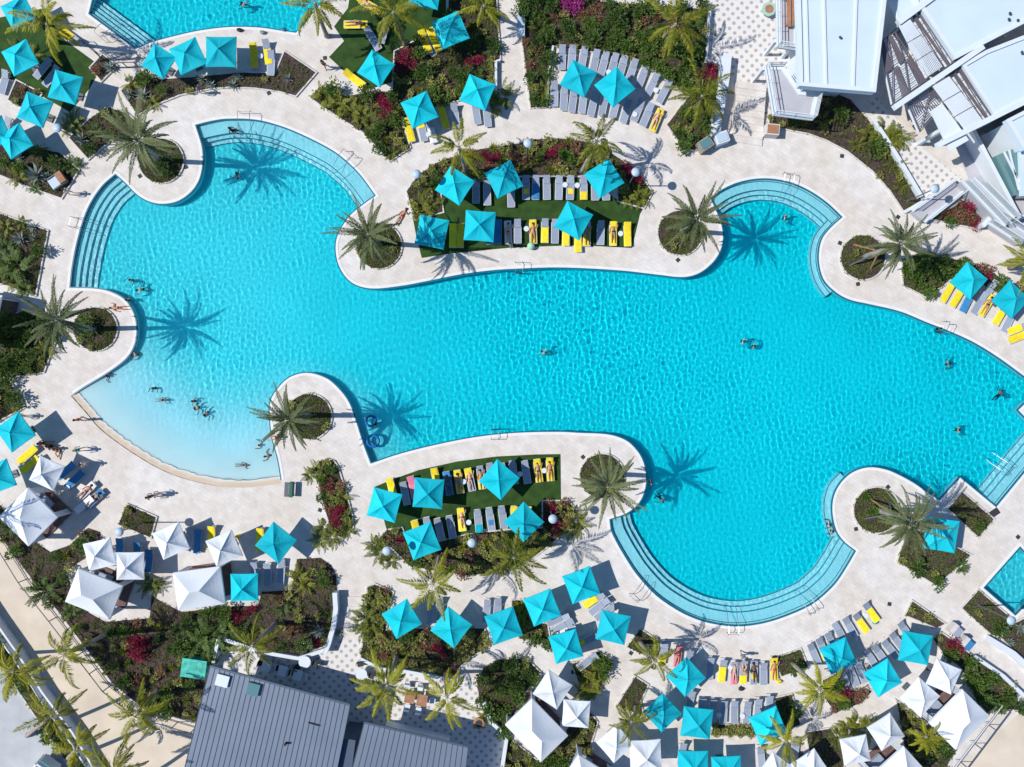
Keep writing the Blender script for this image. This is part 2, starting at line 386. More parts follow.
SWIM_RINGS = [(131, 280, .8), (144, 289, 1), (139, 354, .7), (154, 388, 1), (193, 405, 1), (203, 416, 1), (262, 447, 1.2), (548, 353, 1), (743, 341, .7), (754, 346, .7), (952, 363, .8), (998, 397, 1.1), (958, 430, .9), (785, 217, .6), (659, 496, 1.0), (390, 400, 1.6), (236, 172, .7), (372, 428, 1.2), (905, 470, .8)]
def pool_body(name, outline, z_fn, cell, ripple):
    xs = [p[0] for p in outline]; ys = [p[1] for p in outline]
    big = offset_closed(outline, .25)
    # basin wall
    mb = MB(); n = len(outline)
    mb.add([(*p, -.001) for p in outline] + [(*p, -1.6) for p in outline], [(i, (i + 1) % n, (i + 1) % n + n, i + n) for i in range(n)])
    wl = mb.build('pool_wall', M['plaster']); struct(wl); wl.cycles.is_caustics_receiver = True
    def grid(cs):
        gx = np.arange(min(xs) - .4, max(xs) + .4, cs); gy = np.arange(min(ys) - .4, max(ys) + .4, cs)
        X, Y = np.meshgrid(gx, gy); return X, Y
    def mesh_from(X, Y, Z, keep, nm, m):
        h, wd = X.shape; idx = -np.ones(X.size, int)
        kc = keep[:-1, :-1] | keep[1:, :-1] | keep[:-1, 1:] | keep[1:, 1:]
        I, J = np.nonzero(kc); a = I * wd + J
        q = np.stack([a, a + 1, a + wd + 1, a + wd], 1)
        used = np.unique(q); idx[used] = np.arange(len(used)); q = idx[q]
        V = np.stack([X.ravel()[used], Y.ravel()[used], Z.ravel()[used]], 1)
        me = bpy.data.meshes.new(nm); me.vertices.add(len(V)); me.vertices.foreach_set('co', V.ravel().astype(np.float32))
        me.loops.add(q.size); me.loops.foreach_set('vertex_index', q.ravel().astype(np.int32)); me.polygons.add(len(q))
        me.polygons.foreach_set('loop_start', np.arange(0, q.size, 4, dtype=np.int32)); me.update(calc_edges=True); me.validate()
        me.materials.append(m); me.shade_smooth(); o = bpy.data.objects.new(nm, me); COL.objects.link(o); return struct(o)
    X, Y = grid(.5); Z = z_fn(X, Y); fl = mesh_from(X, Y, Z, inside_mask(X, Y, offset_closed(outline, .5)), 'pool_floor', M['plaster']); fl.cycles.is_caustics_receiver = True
    X, Y = grid(cell); rg = np.random.default_rng(3)
    k = inside_mask(X, Y, big); Z = np.zeros_like(X)
    jit = .5 * np.sin(X * .21 + Y * .13) + .4 * np.sin(Y * .31 - X * .08 + 1)
    amp = .66 + .34 * np.sin(X * .17 + 1.3 * np.sin(Y * .11)) * np.sin(Y * .19 + .7)
    for i in range(56):
        lam = rg.uniform(.24, .72); th = rg.normal(.12, .62) ; a = .0027 * lam
        Z += a * np.sin(2 * np.pi / lam * (X * math.cos(th) + Y * math.sin(th)) + rg.uniform(0, 6.3) + jit * rg.normal(0, 3))
    Z *= amp * ripple
    if outline is mainp: Z *= np.clip(.12 + seg_dist(X, Y, beach) / 5, 0, 1)
    for (qx, qy, s) in SWIM_RINGS:
        c = W(qx, qy); r = np.hypot(X - c.x, Y - c.y); Z += .0045 * s * ripple * np.sin(2 * np.pi * r / .75 + qx) * np.exp(-r / (3.2 * s)) * (1 - np.exp(-r / .4))
    o = mesh_from(X, Y, Z + WATER_Z, k, name, M['water']); o.cycles.is_caustics_caster = True
    return o
def beach_z(X, Y):
    d = seg_dist(X, Y, beach)
    deep = -.98 - .32 * np.clip((X + 22) / 22, 0, 1)
    return np.maximum(deep, -.045 - .14 * np.minimum(d, .55) - .060 * np.maximum(d - .55, 0) - .0028 * d * d)
pool_body('pool_water', mainp, beach_z, .075, 1.0)
pool_body('pool_water', topp, lambda X, Y: np.full(X.shape, -1.2), .08, 1.0)
pool_body('pool_water', smallp, lambda X, Y: np.full(X.shape, -1.0), .08, 1.0)

# coping round each pool (not along the beach entry)
for pl in pools:
    inner = offset_closed(pl, .05); outer = offset_closed(pl, .27)
    struct(ring('waterline_tiles', offset_closed(pl, -.05), offset_closed(pl, .06), -.10, .006, M['tile'])) if pl is not mainp else None
    # leave the zero-depth entry without a coping
    n = len(pl); keep = []
    for i in range(n):
        p = pl[i]; d = min(math.hypot(p[0] - q[0], p[1] - q[1]) for q in beach)
        keep.append(True if pl is not mainp else seg_dist(np.array([p[0]]), np.array([p[1]]), beach)[0] > .12)
    mb = MB(); tl = MB(); e0 = offset_closed(pl, -.05); e1 = offset_closed(pl, .07)
    for i in range(n):
        j = (i + 1) % n
        if not (keep[i] and keep[j]): continue
        if pl is mainp: tl.add([(*e0[i], .006), (*e0[j], .006), (*e1[j], .006), (*e1[i], .006), (*e0[i], -.14), (*e0[j], -.14)], [(0, 1, 2, 3), (0, 4, 5, 1)])
        vs = [(*inner[i], .022), (*inner[j], .022), (*outer[j], .022), (*outer[i], .022), (*inner[i], -.05), (*inner[j], -.05), (*outer[j], -.01), (*outer[i], -.01)]
        mb.add(vs, [(0, 1, 2, 3), (4, 7, 6, 5), (0, 4, 5, 1), (3, 2, 6, 7)])
    struct(mb.build('pool_coping', M['coping']))
    if tl.v: struct(tl.build('waterline_tiles', M['tile']))

def dense(pts, step=4.0):
    out = []
    for a, b in zip(pts[:-1], pts[1:]):
        k = max(1, int(math.hypot(b[0] - a[0], b[1] - a[1]) / step))
        out += [(a[0] + (b[0] - a[0]) * j / k, a[1] + (b[1] - a[1]) * j / k) for j in range(k)]
    return out + [pts[-1]]
def catmull(pts, step=4.0):
    out = []
    for i in range(len(pts) - 1):
        p0 = Vector(pts[max(i - 1, 0)]); p1 = Vector(pts[i]); p2 = Vector(pts[i + 1]); p3 = Vector(pts[min(i + 2, len(pts) - 1)])
        k = max(1, int((p2 - p1).length / step))
        for j in range(k):
            t = j / k; q = .5 * ((2 * p1) + (p2 - p0) * t + (2 * p0 - 5 * p1 + 4 * p2 - p3) * t * t + (3 * p1 - p0 - 3 * p2 + p3) * t ** 3); out.append((q.x, q.y))
    return out + [tuple(pts[-1])]
def steps(pts, offs, depths, side=1):
    """wide underwater treads that follow the pool edge; offs in survey px, each nosing edged with dark tile"""
    base = catmull(pts)
    mb = MB(); mt = MB()
    prev = [tuple(W(*p)[:2]) for p in offset_open(base, -side * 2)]
    for o, z in zip(offs, depths):
        q = [tuple(W(*p)[:2]) for p in offset_open(base, side * o)]
        e = [tuple(W(*p)[:2]) for p in offset_open(base, side * (o - .6))]
        n = len(q)
        vs = [(*a, z) for a in prev] + [(*a, z) for a in q] + [(*a, -1.5) for a in q]
        mb.add(vs, [(i, i + 1, n + i + 1, n + i) for i in range(n - 1)] + [(n + i, n + i + 1, 2 * n + i + 1, 2 * n + i) for i in range(n - 1)])
        mt.add([(*a, z + .006) for a in e] + [(*a, z + .006) for a in q] , [(i, i + 1, n + i + 1, n + i) for i in range(n - 1)])
        prev = q
    a = mb.raw('pool_steps', M['step']); o1 = bpy.data.objects.new('pool_steps', a); COL.objects.link(o1); struct(o1); o1.cycles.is_caustics_receiver = True
    b = mt.raw('step_edge_tiles', M['tile']); o2 = bpy.data.objects.new('step_edge_tiles', b); COL.objects.link(o2); struct(o2)
steps([(66, 312), (70, 287), (72.3, 267), (78.2, 238), (88, 208.6), (101.7, 187), (115.4, 174.4), (132, 160)], [2, 7.5, 13, 18.5, 24, 29.5], [-.20, -.36, -.52, -.68, -.84, -1.0], -1)
steps([(180, 127), (195.8, 125.2), (227, 119.3), (256, 120.3), (282, 127), (306, 137), (331, 150), (343.5, 159), (359, 174), (375, 195.5), (388, 214)], [13.5, 17.5, 21.5], [-.32, -.6, -.88], -1)
steps([(700, 208), (710.8, 198), (724.5, 188.6), (742, 181.8), (763.6, 178.9), (787, 181.8), (806.6, 189.6), (826, 202.3), (841.8, 217), (852, 228)], [2, 10.5, 15, 19.5], [-.28, -.32, -.6, -.88], -1)
steps([(841, 217), (830, 227.7), (822, 238), (818.6, 251), (819, 266), (824, 281), (832, 292)], [1.5, 6.5], [-.30, -.45], -1)
steps([(866, 540), (855.3, 551), (849, 562), (836, 582), (822, 596), (809, 605.5), (781, 617.5), (757.8, 623.8), (734, 625.8), (710, 622.6), (693, 617.3), (676, 608.8), (656, 594.7), (637, 574), (625, 556), (615.6, 539.5), (611.4, 530), (609, 519.5), (608, 508)], [2.5, 13, 18, 23], [-.28, -.32, -.6, -.88], -1)
steps([(846, 478), (838, 486), (833.8, 494.7), (831.8, 510.4), (835.7, 530), (838, 536)], [6.5], [-.45], -1)
steps([(985, 520), (996, 506.5), (1023.5, 473), (1050, 442)], [2, 11, 16, 21], [-.28, -.32, -.6, -.88], 1)
steps([(71, 0), (89, 13.7), (135.9, 48.5), (147, 57)], [3, 7, 11, 15, 19], [-.2, -.36, -.52, -.68, -.84], 1)

# ---------------------------------------------------------------- ground surfaces
def flat(name, poly, z, m, ref=0.0): return sheet(name, [px(poly, ref)], z, m)
flat('dotted_patio', [(709, -30), (800, -30), (800, 128), (775, 130), (742, 118), (742, 80), (720, 66), (704, 62)], .004, M['dots'])
flat('dotted_patio', [(222, 636), (262, 650), (300, 657), (328, 647), (332, 640), (362, 640), (361, 657), (382, 668), (405, 669), (452, 677), (474, 678), (480, 703), (489, 724), (508, 736), (499, 790), (215, 790), (190, 760), (214, 666)], .004, M['dots'])
flat('dotted_patio', [(870, 90), (905, 128), (925, 150), (975, 190), (940, 203), (920, 201), (902, 172), (872, 126)], .004, M['dots'])
flat('sand_path', [(-60, 470), (0, 533), (27, 577), (57, 616), (110, 685), (141, 711), (196, 726), (192, 752), (262, 772), (262, 800), (110, 800), (93, 750), (50, 680), (0, 612), (-60, 540)], .008, M['sand'])
flat('beach_sand', [(1018, 714), (1060, 690), (1100, 800), (950, 800), (958, 770)], .008, M['sand'])
flat('service_road', [(-60, 560), (0, 622), (48, 690), (86, 750), (105, 800), (-60, 800)], .008, M['road'])
flat('terrace_floor', [(953, 140), (962, 131), (1012, 160), (1060, 160), (1060, 260), (1024, 236), (1002, 214), (972, 188)], .012, M['floor_purple'])
T_NW = [(-12, 20), (45, 8), (62, 38), (95, 62), (100, 70), (90, 88), (70, 112), (45, 98), (17, 80), (-12, 78)]
T_N = [(352, -20), (348, 8), (334, 26.5), (344, 41), (329, 57), (347, 74), (370, 89), (393, 82), (395, 50), (418, 38), (446, 20), (446, -20)]
ISL_N = [(407, 191.6), (417.8, 176), (437, 163), (453, 157.4), (480, 149.5), (519, 143.7), (529, 140), (558.7, 138.8), (582, 141.7), (601.7, 146.6), (621, 160), (642.7, 179), (651.5, 192.6), (643.7, 208), (640, 214), (632, 248), (578, 245.3), (515, 247.3), (476, 251), (447, 254), (421.7, 258), (415.8, 233.6), (411.9, 214)]
ISL_S = [(374.7, 486.7), (395, 478.5), (418.6, 470), (457.7, 461.3), (497, 456.4), (536, 454.4), (560.5, 454), (561, 500), (543, 501), (543, 529), (507, 531), (470, 534), (442, 541), (410, 546), (402, 528), (387, 531)]
flat('lawn', T_NW, .012, M['turf']); flat('lawn', T_N, .012, M['turf']); flat('lawn', ISL_N, .012, M['turf']); flat('lawn', ISL_S, .012, M['turf'])
flat('terrace_paving', [(448, 186), (460, 178), (522, 176), (584, 176), (618, 180), (618, 200), (584, 177.5), (522, 178), (480, 182), (450, 190)], .016, M['deck'])

def circ(cx, cy, r, n=40, ry=None): return [(cx + r * math.cos(2 * math.pi * i / n), cy + (ry or r) * math.sin(2 * math.pi * i / n)) for i in range(n)]
# planting beds: name for labels, outline, plant mix
BEDS = [
 ('roadside strip behind boundary wall', [(-20, 606), (0, 636), (24, 670), (48, 704), (76, 744), (100, 786), (86, 790), (60, 750), (34, 712), (10, 676), (-20, 640)], 'lush'),
 ('bed beside the top pool steps', [(91, 68), (103, 55), (117, 66), (102, 81)], 'dry'),
 ('bed below top pool umbrellas', [(122, 91), (142, 73), (160, 80), (200, 77), (240, 73), (276, 74), (285, 52), (316, 73), (296, 96), (278, 91), (255, 88), (230, 87), (208, 89), (180, 95), (160, 103), (138, 115)], 'mixdark'),
 ('bed above northwest palm pit', [(70, 138), (83, 126), (93, 117), (110, 108), (128, 114), (140, 126), (128, 140), (110, 142), (100, 149), (89, 159)], 'mixdark'),
 ('northwest round palm pit', circ(161.5, 161, 22), 'cover'),
 ('square-cornered northwest bed', [(17, 81), (42, 94), (30, 112), (9, 100)], 'dry'),
 ('bed above the west walkway', [(-20, 130), (25, 146), (60, 153), (79, 170), (62, 198), (27, 186), (-20, 166)], 'mixdark'),
 ('dark bed beside the west steps', [(-20, 206), (0, 214), (48, 231), (36, 295), (-20, 276)], 'mixdark'),
 ('west round palm pit', circ(96, 329, 21.5), 'cover'),
 ('bed under leaning west palm', [(5, 318), (25, 311), (50, 316), (56, 340), (44, 372), (12, 377), (-20, 375), (-20, 330)], 'lush'),
 ('bed at the beach walkway end', [(-20, 374), (8, 377), (25, 407), (0, 420), (-20, 428)], 'croton'),
 ('small four-sided bed below beach', [(128, 504.5), (156.5, 517), (151, 537), (119, 524)], 'cover'),
 ('big bed along sand path', [(-20, 505), (0, 505), (14, 528), (50, 552), (70, 545), (88, 528), (100, 532), (100, 548), (82, 560), (66, 570), (75, 605), (105, 622), (150, 618), (152, 596), (165, 604), (182, 612), (234, 606), (258, 606), (262, 592), (292, 590), (296, 566), (297, 559), (320, 557.7), (331, 565), (336, 576), (337, 600), (334, 628), (326, 645), (300, 655), (262, 648), (222, 635), (212, 664), (196, 722), (143, 708), (112, 682), (60, 613), (27, 572), (-20, 508)], 'big'),
 ('narrow round-ended beach bed', [(316, 468), (320, 461), (327, 459), (334, 461), (338, 467), (345, 490), (352, 515), (353, 527), (344, 537), (332, 530), (324, 505)], 'flower'),
 ('north island bed', [(407, 191.6), (417.8, 176), (437, 163), (453, 157.4), (480, 149.5), (519, 143.7), (529, 140), (558.7, 138.8), (582, 141.7), (601.7, 146.6), (621, 160), (642.7, 179), (651.5, 192.6), (643.7, 208), (618, 201), (618, 180), (584, 176), (522, 176), (480, 178), (460, 178), (440, 192), (443, 212), (415, 219)], 'crotonmix'),
 ('palm pit left of north island', circ(379, 246, 22.5), 'cover'),
 ('palm pit right of north island', circ(680, 233, 22), 'cover'),
 ('palm pit below east stairs', circ(862.5, 257.5, 22), 'cover'),
 ('beach peninsula palm pit', circ(309, 416.5, 22.5), 'cover'),
 ('palm pit by south island', circ(602, 476, 22), 'cover'),
 ('southeast peninsula palm pit', circ(876, 510, 22.5), 'cover'),
 ('bed at east pool steps', [(962, 492), (993, 519), (978, 537), (947.6, 508.4)], 'cover'),
 ('bed under the lone umbrella', [(897, 561), (936, 585), (970, 555), (945, 541), (925, 531), (906, 534)], 'cover'),
 ('curved bed below white building', [(769, 128), (779, 128), (808, 133.5), (826, 140), (847, 151), (873, 171.5), (890, 191), (904, 212), (921, 200), (902, 171), (872, 125), (850, 100), (822, 88), (800, 108), (769, 115)], 'building'),
 ('triangular bed between the ramps', [(931.5, 219), (970.6, 197), (986, 212.6), (976.5, 228), (959, 225)], 'rusty'),
 ('bed beside northeast umbrellas', [(902, 260), (916, 254), (961, 261), (959, 271), (941, 287), (921.7, 294.7), (903, 285)], 'lush'),
 ('narrow bed behind northeast umbrellas', [(961, 261), (985, 268), (1006, 282), (1040, 300), (1040, 312), (1003, 296), (985, 287), (975, 275)], 'rusty'),
 ('large bed above lounger terrace', [(518, -20), (600, -20), (600, 2), (709, 10), (704, 63), (718, 66), (711, 135), (695, 150), (684, 149), (667, 125), (689, 97), (659, 72), (629, 60), (600, 53), (553, 46), (549, 107), (531, 108), (522, 39)], 'north'),
 ('bed right of top lawn', [(311, 98), (320, 87), (347, 97), (370, 92), (393, 92), (395, 52), (418, 40), (432, 58), (447, 48), (450, -20), (495, -20), (500, 60), (496, 62), (495, 98), (461, 100), (448, 103), (432, 108), (415, 112), (400, 120), (404, 130), (410, 148), (390, 161), (363, 132), (345, 121), (325, 108)], 'northwest'),
 ('south island bed', [(387, 530), (402, 528), (410, 545), (442, 541), (470, 534), (507, 530), (543, 528), (543, 501), (568, 501), (576, 510), (572, 522), (560, 536), (536, 555), (507, 571), (468, 575), (438, 571), (409, 565), (395, 550), (380, 538)], 'crotonmix'),
 ('bed beside the curved path stairs', [(368, 587), (375, 584), (393, 592), (388, 607), (386, 630), (430, 628), (484, 628), (489, 646), (473, 655), (459, 667), (452, 677), (426, 673), (405, 668), (381, 667), (361, 657), (364, 638)], 'crotonmix'),
 ('bed above the curved path', [(512, 600), (523, 600), (530, 620), (547, 624), (551, 647), (536, 640), (519, 637), (512, 620)], 'croton'),
 ('oval bed inside the curved path', [(477, 680), (485, 667), (498, 660), (514, 658), (530, 662), (540, 672), (528, 688), (508, 711), (507, 733), (489, 723), (480, 703)], 'lush'),
 ('bed below large white cabana', [(509, 738), (541, 763), (572, 722), (590, 712), (597, 722), (590, 745), (588, 790), (498, 790)], 'croton'),
 ('small triangular bed', [(639.8, 629), (660, 641.7), (654, 645), (644.7, 655), (627, 646.5)], 'cover'),
 ('bed by white umbrella trio', [(572, 663), (585, 660), (597, 651), (613, 660), (605, 672), (600, 690), (588, 700), (578, 680)], 'croton'),
 ('slanted bed between the paths', [(635, 676.6), (647.6, 684.5), (640, 701), (643, 715), (617, 705)], 'cover'),
 ('bed ending the sunbather row', [(775, 658), (800, 649), (807.6, 667), (781, 675.6)], 'cover'),
 ('bed beside second lounger row', [(774, 698), (791, 694), (800, 724), (782, 731)], 'cover'),
 ('narrow hedge bed', [(712.8, 723.6), (753.8, 726.5), (753.8, 735), (711.8, 734)], 'hedge'),
 ('reddish southeast bed', [(822, 680), (835, 674), (850, 690), (872, 690), (862, 702), (835, 712), (826, 700)], 'rusty'),
 ('bed between lower white umbrellas', [(806, 732), (830, 728), (845, 752), (840, 790), (815, 790)], 'dry'),
 ('bed above southeast umbrellas', [(912, 601), (944, 623.5), (936.4, 627.4), (905, 614.7)], 'cover'),
 ('bed beside the small pool', [(978, 590), (1008, 616), (1009, 624), (998, 635.6), (991.5, 634.6), (961.6, 607.7)], 'cover'),
 ('corner bed below the small pool', [(1001, 637), (1012, 624), (1040, 610), (1040, 670), (1014, 650)], 'dry'),
 ('long diagonal bed by ramp', [(932.5, 638.5), (941, 632.6), (972.6, 656), (1013.6, 685.4), (1019.5, 709), (996, 709), (988, 714), (976, 700), (961, 668), (945, 656)], 'lush'),
 ('bed between the southeast cabanas', [(896.3, 701), (916, 716.7), (953, 752), (935, 790), (915, 790), (908, 767), (902, 734)], 'croton'),
]
for nm, poly, kind in BEDS:
    w_ = [tuple(p[:2]) for p in px(poly)]
    mb = MB().prism(w_, .0, .07, bot=False); struct(mb.build('planting_bed', M['mulch']))
    if kind != 'big': struct(ring('kerb', w_, offset_closed(w_, .11), .0, .12, M['kerb']))
for poly in (T_NW, T_N, [p for p in ISL_S]):
    pass

# ---------------------------------------------------------------- leaf meshes
def leaf_quad(mb, base, d, up, L, wd):
    """pointed leaf of two triangles folded along its rib"""
    d = d.normalized(); s = d.cross(up)
    if s.length < 1e-4: s = Vector((1, 0, 0))
    s.normalize(); m = base + d * L * .45; t = base + d * L
    dip = Vector((0, 0, -.12 * wd))
    n = len(mb.v); mb.v += [tuple(base), tuple(m + s * wd / 2 + dip), tuple(t), tuple(m - s * wd / 2 + dip)]
    mb.f.append((n, n + 1, n + 2, n + 3))
def palm_crown(seed, n, L, leaflet, droop, upmin, upmax, pairs, lw, stiff=1.0, vdrop=-.35):
    r = random.Random(seed); mb = MB()
    for i in range(n):
        az = i * 2.39996 + r.uniform(-.35, .35); f = i / max(1, n - 1)
        el = upmax + (upmin - upmax) * (f ** .8) + r.uniform(-.2, .2)
        ll = L * (.72 + .28 * math.sin(math.pi * min(1, f * .85 + .25))) * r.uniform(.78, 1.1)
        h = Vector((math.cos(az), math.sin(az), 0)); pts = []; p = h * .12 + Vector((0, 0, .1 * (1 - f))); a = el
        seg = 12
        yaw = r.uniform(-.5, .5) * stiff; dr = droop * r.uniform(.75, 1.3); h0 = h.copy()
        for k in range(seg + 1):
            ya = yaw * (k / seg) ** 2; h = Vector((h0.x * math.cos(ya) - h0.y * math.sin(ya), h0.x * math.sin(ya) + h0.y * math.cos(ya), 0))
            pts.append(p.copy()); p = p + (h * math.cos(a) + Vector((0, 0, math.sin(a)))) * (ll / seg)
            a -= dr * (k / seg) ** 1.0 / seg * 2
        # rachis
        side = Vector((-h.y, h.x, 0)); tw = r.uniform(-.25, .25)
        rv = []
        for k, q in enumerate(pts):
            wv = .018 * (1 - k / seg) + .005; rv += [tuple(q - side * wv), tuple(q + side * wv)]
        nn = len(mb.v); mb.v += rv; mb.f += [(nn + 2 * k, nn + 2 * k + 1, nn + 2 * k + 3, nn + 2 * k + 2) for k in range(seg)]
        for j in range(pairs):
            t = .10 + .90 * (j + .5) / pairs; x = t * seg; k = min(seg - 1, int(x)); q = pts[k].lerp(pts[k + 1], x - k)
            fd = (pts[k + 1] - pts[k]).normalized(); ln = leaflet * min(1, .45 + t * 2.6) * (1.0 - .78 * max(0, (t - .35) / .65) ** 1.2) * r.uniform(.7, 1.15)
            for sg in (-1, 1):
                d = fd * (.62 + .5 * t) + side * sg * .75 + Vector((0, 0, vdrop + .35 * sg * tw + r.uniform(-.2, .2))) + Vector((r.uniform(-.12, .12), r.uniform(-.12, .12), 0))
                leaf_quad(mb, q, d, Vector((0, 0, 1)), ln, lw)
    return mb
DATE_M = [palm_crown(10 + s, 32 + s % 4 * 3, 3.15, .36, .85, -.75, 1.15, 36, .062, .45, -.2).raw('date_palm_crown', LEAF['date']) for s in range(8)]
COCO_M = [palm_crown(130 + s, 11 + (s * 7) % 5, 2.95, .60, 1.5, -.6, .95, 34, .068, 1.0, -.6).raw('coconut_palm_crown', LEAF['coco']) for s in range(27)]
ARECA_M = [palm_crown(50 + s, 13, 1.15, .28, 1.5, .0, 1.3, 13, .055).raw('areca_fronds', LEAF['areca']) for s in range(3)]
FANP_M = [palm_crown(60 + s, 18, .8, .24, 1.2, .0, 1.2, 11, .045).raw('green_fronds', LEAF['green']) for s in range(2)]

def palm(name, crown_px, base_px, h, crown_me, label, scale=1.0, tr=.17, group=None):
    c = W(*crown_px, h); b = W(*base_px, .05)
    t = thing(name, b, label, 'palm tree', group, rnd.uniform(0, 6.28))
    inv = Matrix.Rotation(-t.rotation_euler.z, 4, 'Z'); e = inv @ (c - b); e.z = h - .05
    pts = []; rad = []
    for i in range(9):
        f = i / 8; q = Vector((e.x * f ** 1.35, e.y * f ** 1.35, e.z * f)); pts.append(q); rad.append(tr * (1.25 - .45 * f) * (1 + .25 * (i == 0)))
    MB().tube(pts, rad, 9).build('trunk', M['trunk'], t, True)
    cr = part('crown', crown_me, t, e); cr.scale = (scale,) * 3
    return t
for args in [
 ((138, 140), (161, 161), 'date palm shading the northwest palm pit, its shadow over the arched steps', 1.08),
 ((57, 320), (94, 329), 'date palm leaning away from its round pit beside the west steps', 1.0),
 ((368, 234), (378, 243), 'date palm left of the north lounger island', .98),
 ((697, 219), (682, 231), 'date palm right of the north lounger island, its shadow in the upper bay', .96),
 ((901, 244), (864, 257), 'date palm braced with wooden props below the east stairs', .92),
 ((289, 420), (309, 415), 'date palm on the beach peninsula beside the shallow entry', .92),
 ((608, 487), (602, 474), 'date palm right of the south lounger island, shadow on the open water', 1.0),
 ((911, 524), (878, 510), 'date palm with props on the southeast peninsula, fronds over the lone umbrella', .95)]:
    palm('date_palm', args[0], args[1], 6.8, DATE_M[args[0][0] % 8], args[2], args[3], .19, 'date palms in round pits round the pool')
CG = 'coconut palms among the umbrellas'
for i, (c, b, h, lb, s) in enumerate([
 ((459, 147), (466, 172), 5.6, 'yellow-green coconut palm leaning out of the upper left end of the north island bed', .95),
 ((597, 141), (582, 172), 5.8, 'coconut palm over the upper edge of the north island bed, shadow on deck', .95),
 ((514, 558), (511, 546), 5.6, 'coconut palm on the lower edge of the south island bed near its lamp', 1.0),
 ((433, 584), (440, 556), 5.6, 'coconut palm with long fronds just below the south island, over an umbrella tip', 1.0),
 ((387, 686), (397, 656), 5.6, 'bright coconut palm at the corner of the blue roof by the dark wooden table', 1.08),
 ((447, 697), (446, 672), 5.6, 'coconut palm beside the curved path, between the wooden table and fire bowl', 1.0),
 ((656, 661), (640, 642), 5.2, 'coconut palm over the first lounger of the sunbather row, shadow toward the pool', .8),
 ((820, 689), (792, 663), 5.6, 'coconut palm leaning from the bed at the end of the sunbather row', .85),
 ((64, 655), (112, 631), 6.2, 'coconut palm leaning over the sand path from the big fenced bed', .95),
 ((137, 713), (160, 690), 6.2, 'coconut palm leaning over the corner of the sand path fence', .95),
 ((252, 646), (277, 622), 5.6, 'coconut palm arching over the white end of the dotted patio', .9),
 ((315, 3), (327, 36), 5.6, 'coconut palm at the corner of the top pool', 1.0),
 ((393, 12), (406, 46), 5.6, 'yellowish coconut palm over the top lawn', 1.05),
 ((47, 24), (55, 42), 5.2, 'coconut palm over the northwest lawn between two umbrellas', 1.15),
 ((1030, 262), (1010, 268), 5.4, 'coconut palm at the frame edge above the northeast umbrellas', .95),
 ((676, 24), (662, 40), 4.4, 'bushy coconut palm in the large bed above the grey lounger terrace', 1.15),
 ((702, 96), (695, 108), 4.0, 'coconut palm with long yellow fronds by the white ramp wall', 1.05),
 ((631, 722), (636, 706), 4.2, 'small yellow coconut palm over the two lower white umbrellas', .72),
 ((786, 742), (784, 727), 4.2, 'small coconut palm between the teal umbrella and the bottom white umbrellas', .85),
 ((14, 672), (-14, 655), 5.6, 'coconut palm beyond the boundary wall at the left edge', 1.0),
 ((52, 716), (28, 735), 5.0, 'coconut palm beyond the boundary wall beside the parked van', 1.0),
 ((112, 772), (120, 790), 5.6, 'coconut palm low on the boundary wall at the bottom edge', 1.0),
 ((926, 737), (916, 730), 3.0, 'coconut palm between the southeast cabanas, low and dense', .62),
 ((78, 748), (70, 757), 4.6, 'coconut palm between the boundary wall and the lowest palm', .9),
 ((-58, 520), (-12, 512), 6.0, 'coconut palm beyond the frame whose shadow falls on the big white cabana', 1.0),
 ((484, 6), (482, 14), 4.2, 'coconut palm at the top beside the tall walkway', .8),
 ]):
    palm('coconut_palm', c, b, h, COCO_M[i], lb, s, .15, CG)
# wooden props of the two braced palms
for (bx, by, cx, cy, lb) in ((862, 257, 880, 251, 'dark wooden props round the palm trunk below the east stairs'), (877, 510, 892, 514, 'dark wooden props round the palm trunk on the southeast peninsula')):
    t = thing('palm_prop', W(bx, by, .07), lb, 'tree support')
    top = W(cx, cy, 2.6) - W(bx, by, .07)
    for k in range(4):
        a = .6 + k * math.pi / 2; MB().bar((math.cos(a) * 1.25, math.sin(a) * 1.25, 0), top * .8 + Vector((math.cos(a) * .2, math.sin(a) * .2, 0)), .10, .10).build('brace', M['wood'] if k % 2 else M['frame'], t)

# ---------------------------------------------------------------- shrubs
def bush_mesh(seed, kind, r=.5, n=150, ls=.17, h=.7):
    q = random.Random(seed); mb = MB(); lobes = [(q.uniform(-.5, .5) * r, q.uniform(-.5, .5) * r, q.uniform(.3, .75) * h, q.uniform(.42, .75) * r) for _ in range(6)]
    for i in range(n):
        lx, ly, lz, lr = lobes[i % 6]
        th = q.uniform(0, 6.283); c = q.uniform(-.3, 1); s = math.sqrt(max(0, 1 - c * c)); d = Vector((s * math.cos(th), s * math.sin(th), c))
        p = Vector((lx, ly, lz)) + d * lr * q.uniform(.5, 1.05)
        if p.z < .03: p.z = .03
        dd = (d + Vector((q.uniform(-.7, .7), q.uniform(-.7, .7), q.uniform(-.2, .5))))
        leaf_quad(mb, p, dd, Vector((q.uniform(-.4, .4), q.uniform(-.4, .4), 1)), ls * q.uniform(.7, 1.3), ls * q.uniform(.45, .65))
    for k in range(5):
        lx, ly, lz, lr = lobes[k]; mb.tube([(0, 0, 0), (lx, ly, lz)], [.02, .01], 4, False)
    return mb
def rosette(seed, n=26, L=.55, wd=.10):
    q = random.Random(seed); mb = MB()
    for i in range(n):
        az = i * 2.39996; el = 1.25 * (1 - i / n) + .15; d = Vector((math.cos(az) * math.cos(el), math.sin(az) * math.cos(el), math.sin(el)))
        leaf_quad(mb, Vector((0, 0, .08)), d, Vector((0, 0, 1)), L * q.uniform(.8, 1.1), wd)
    return mb
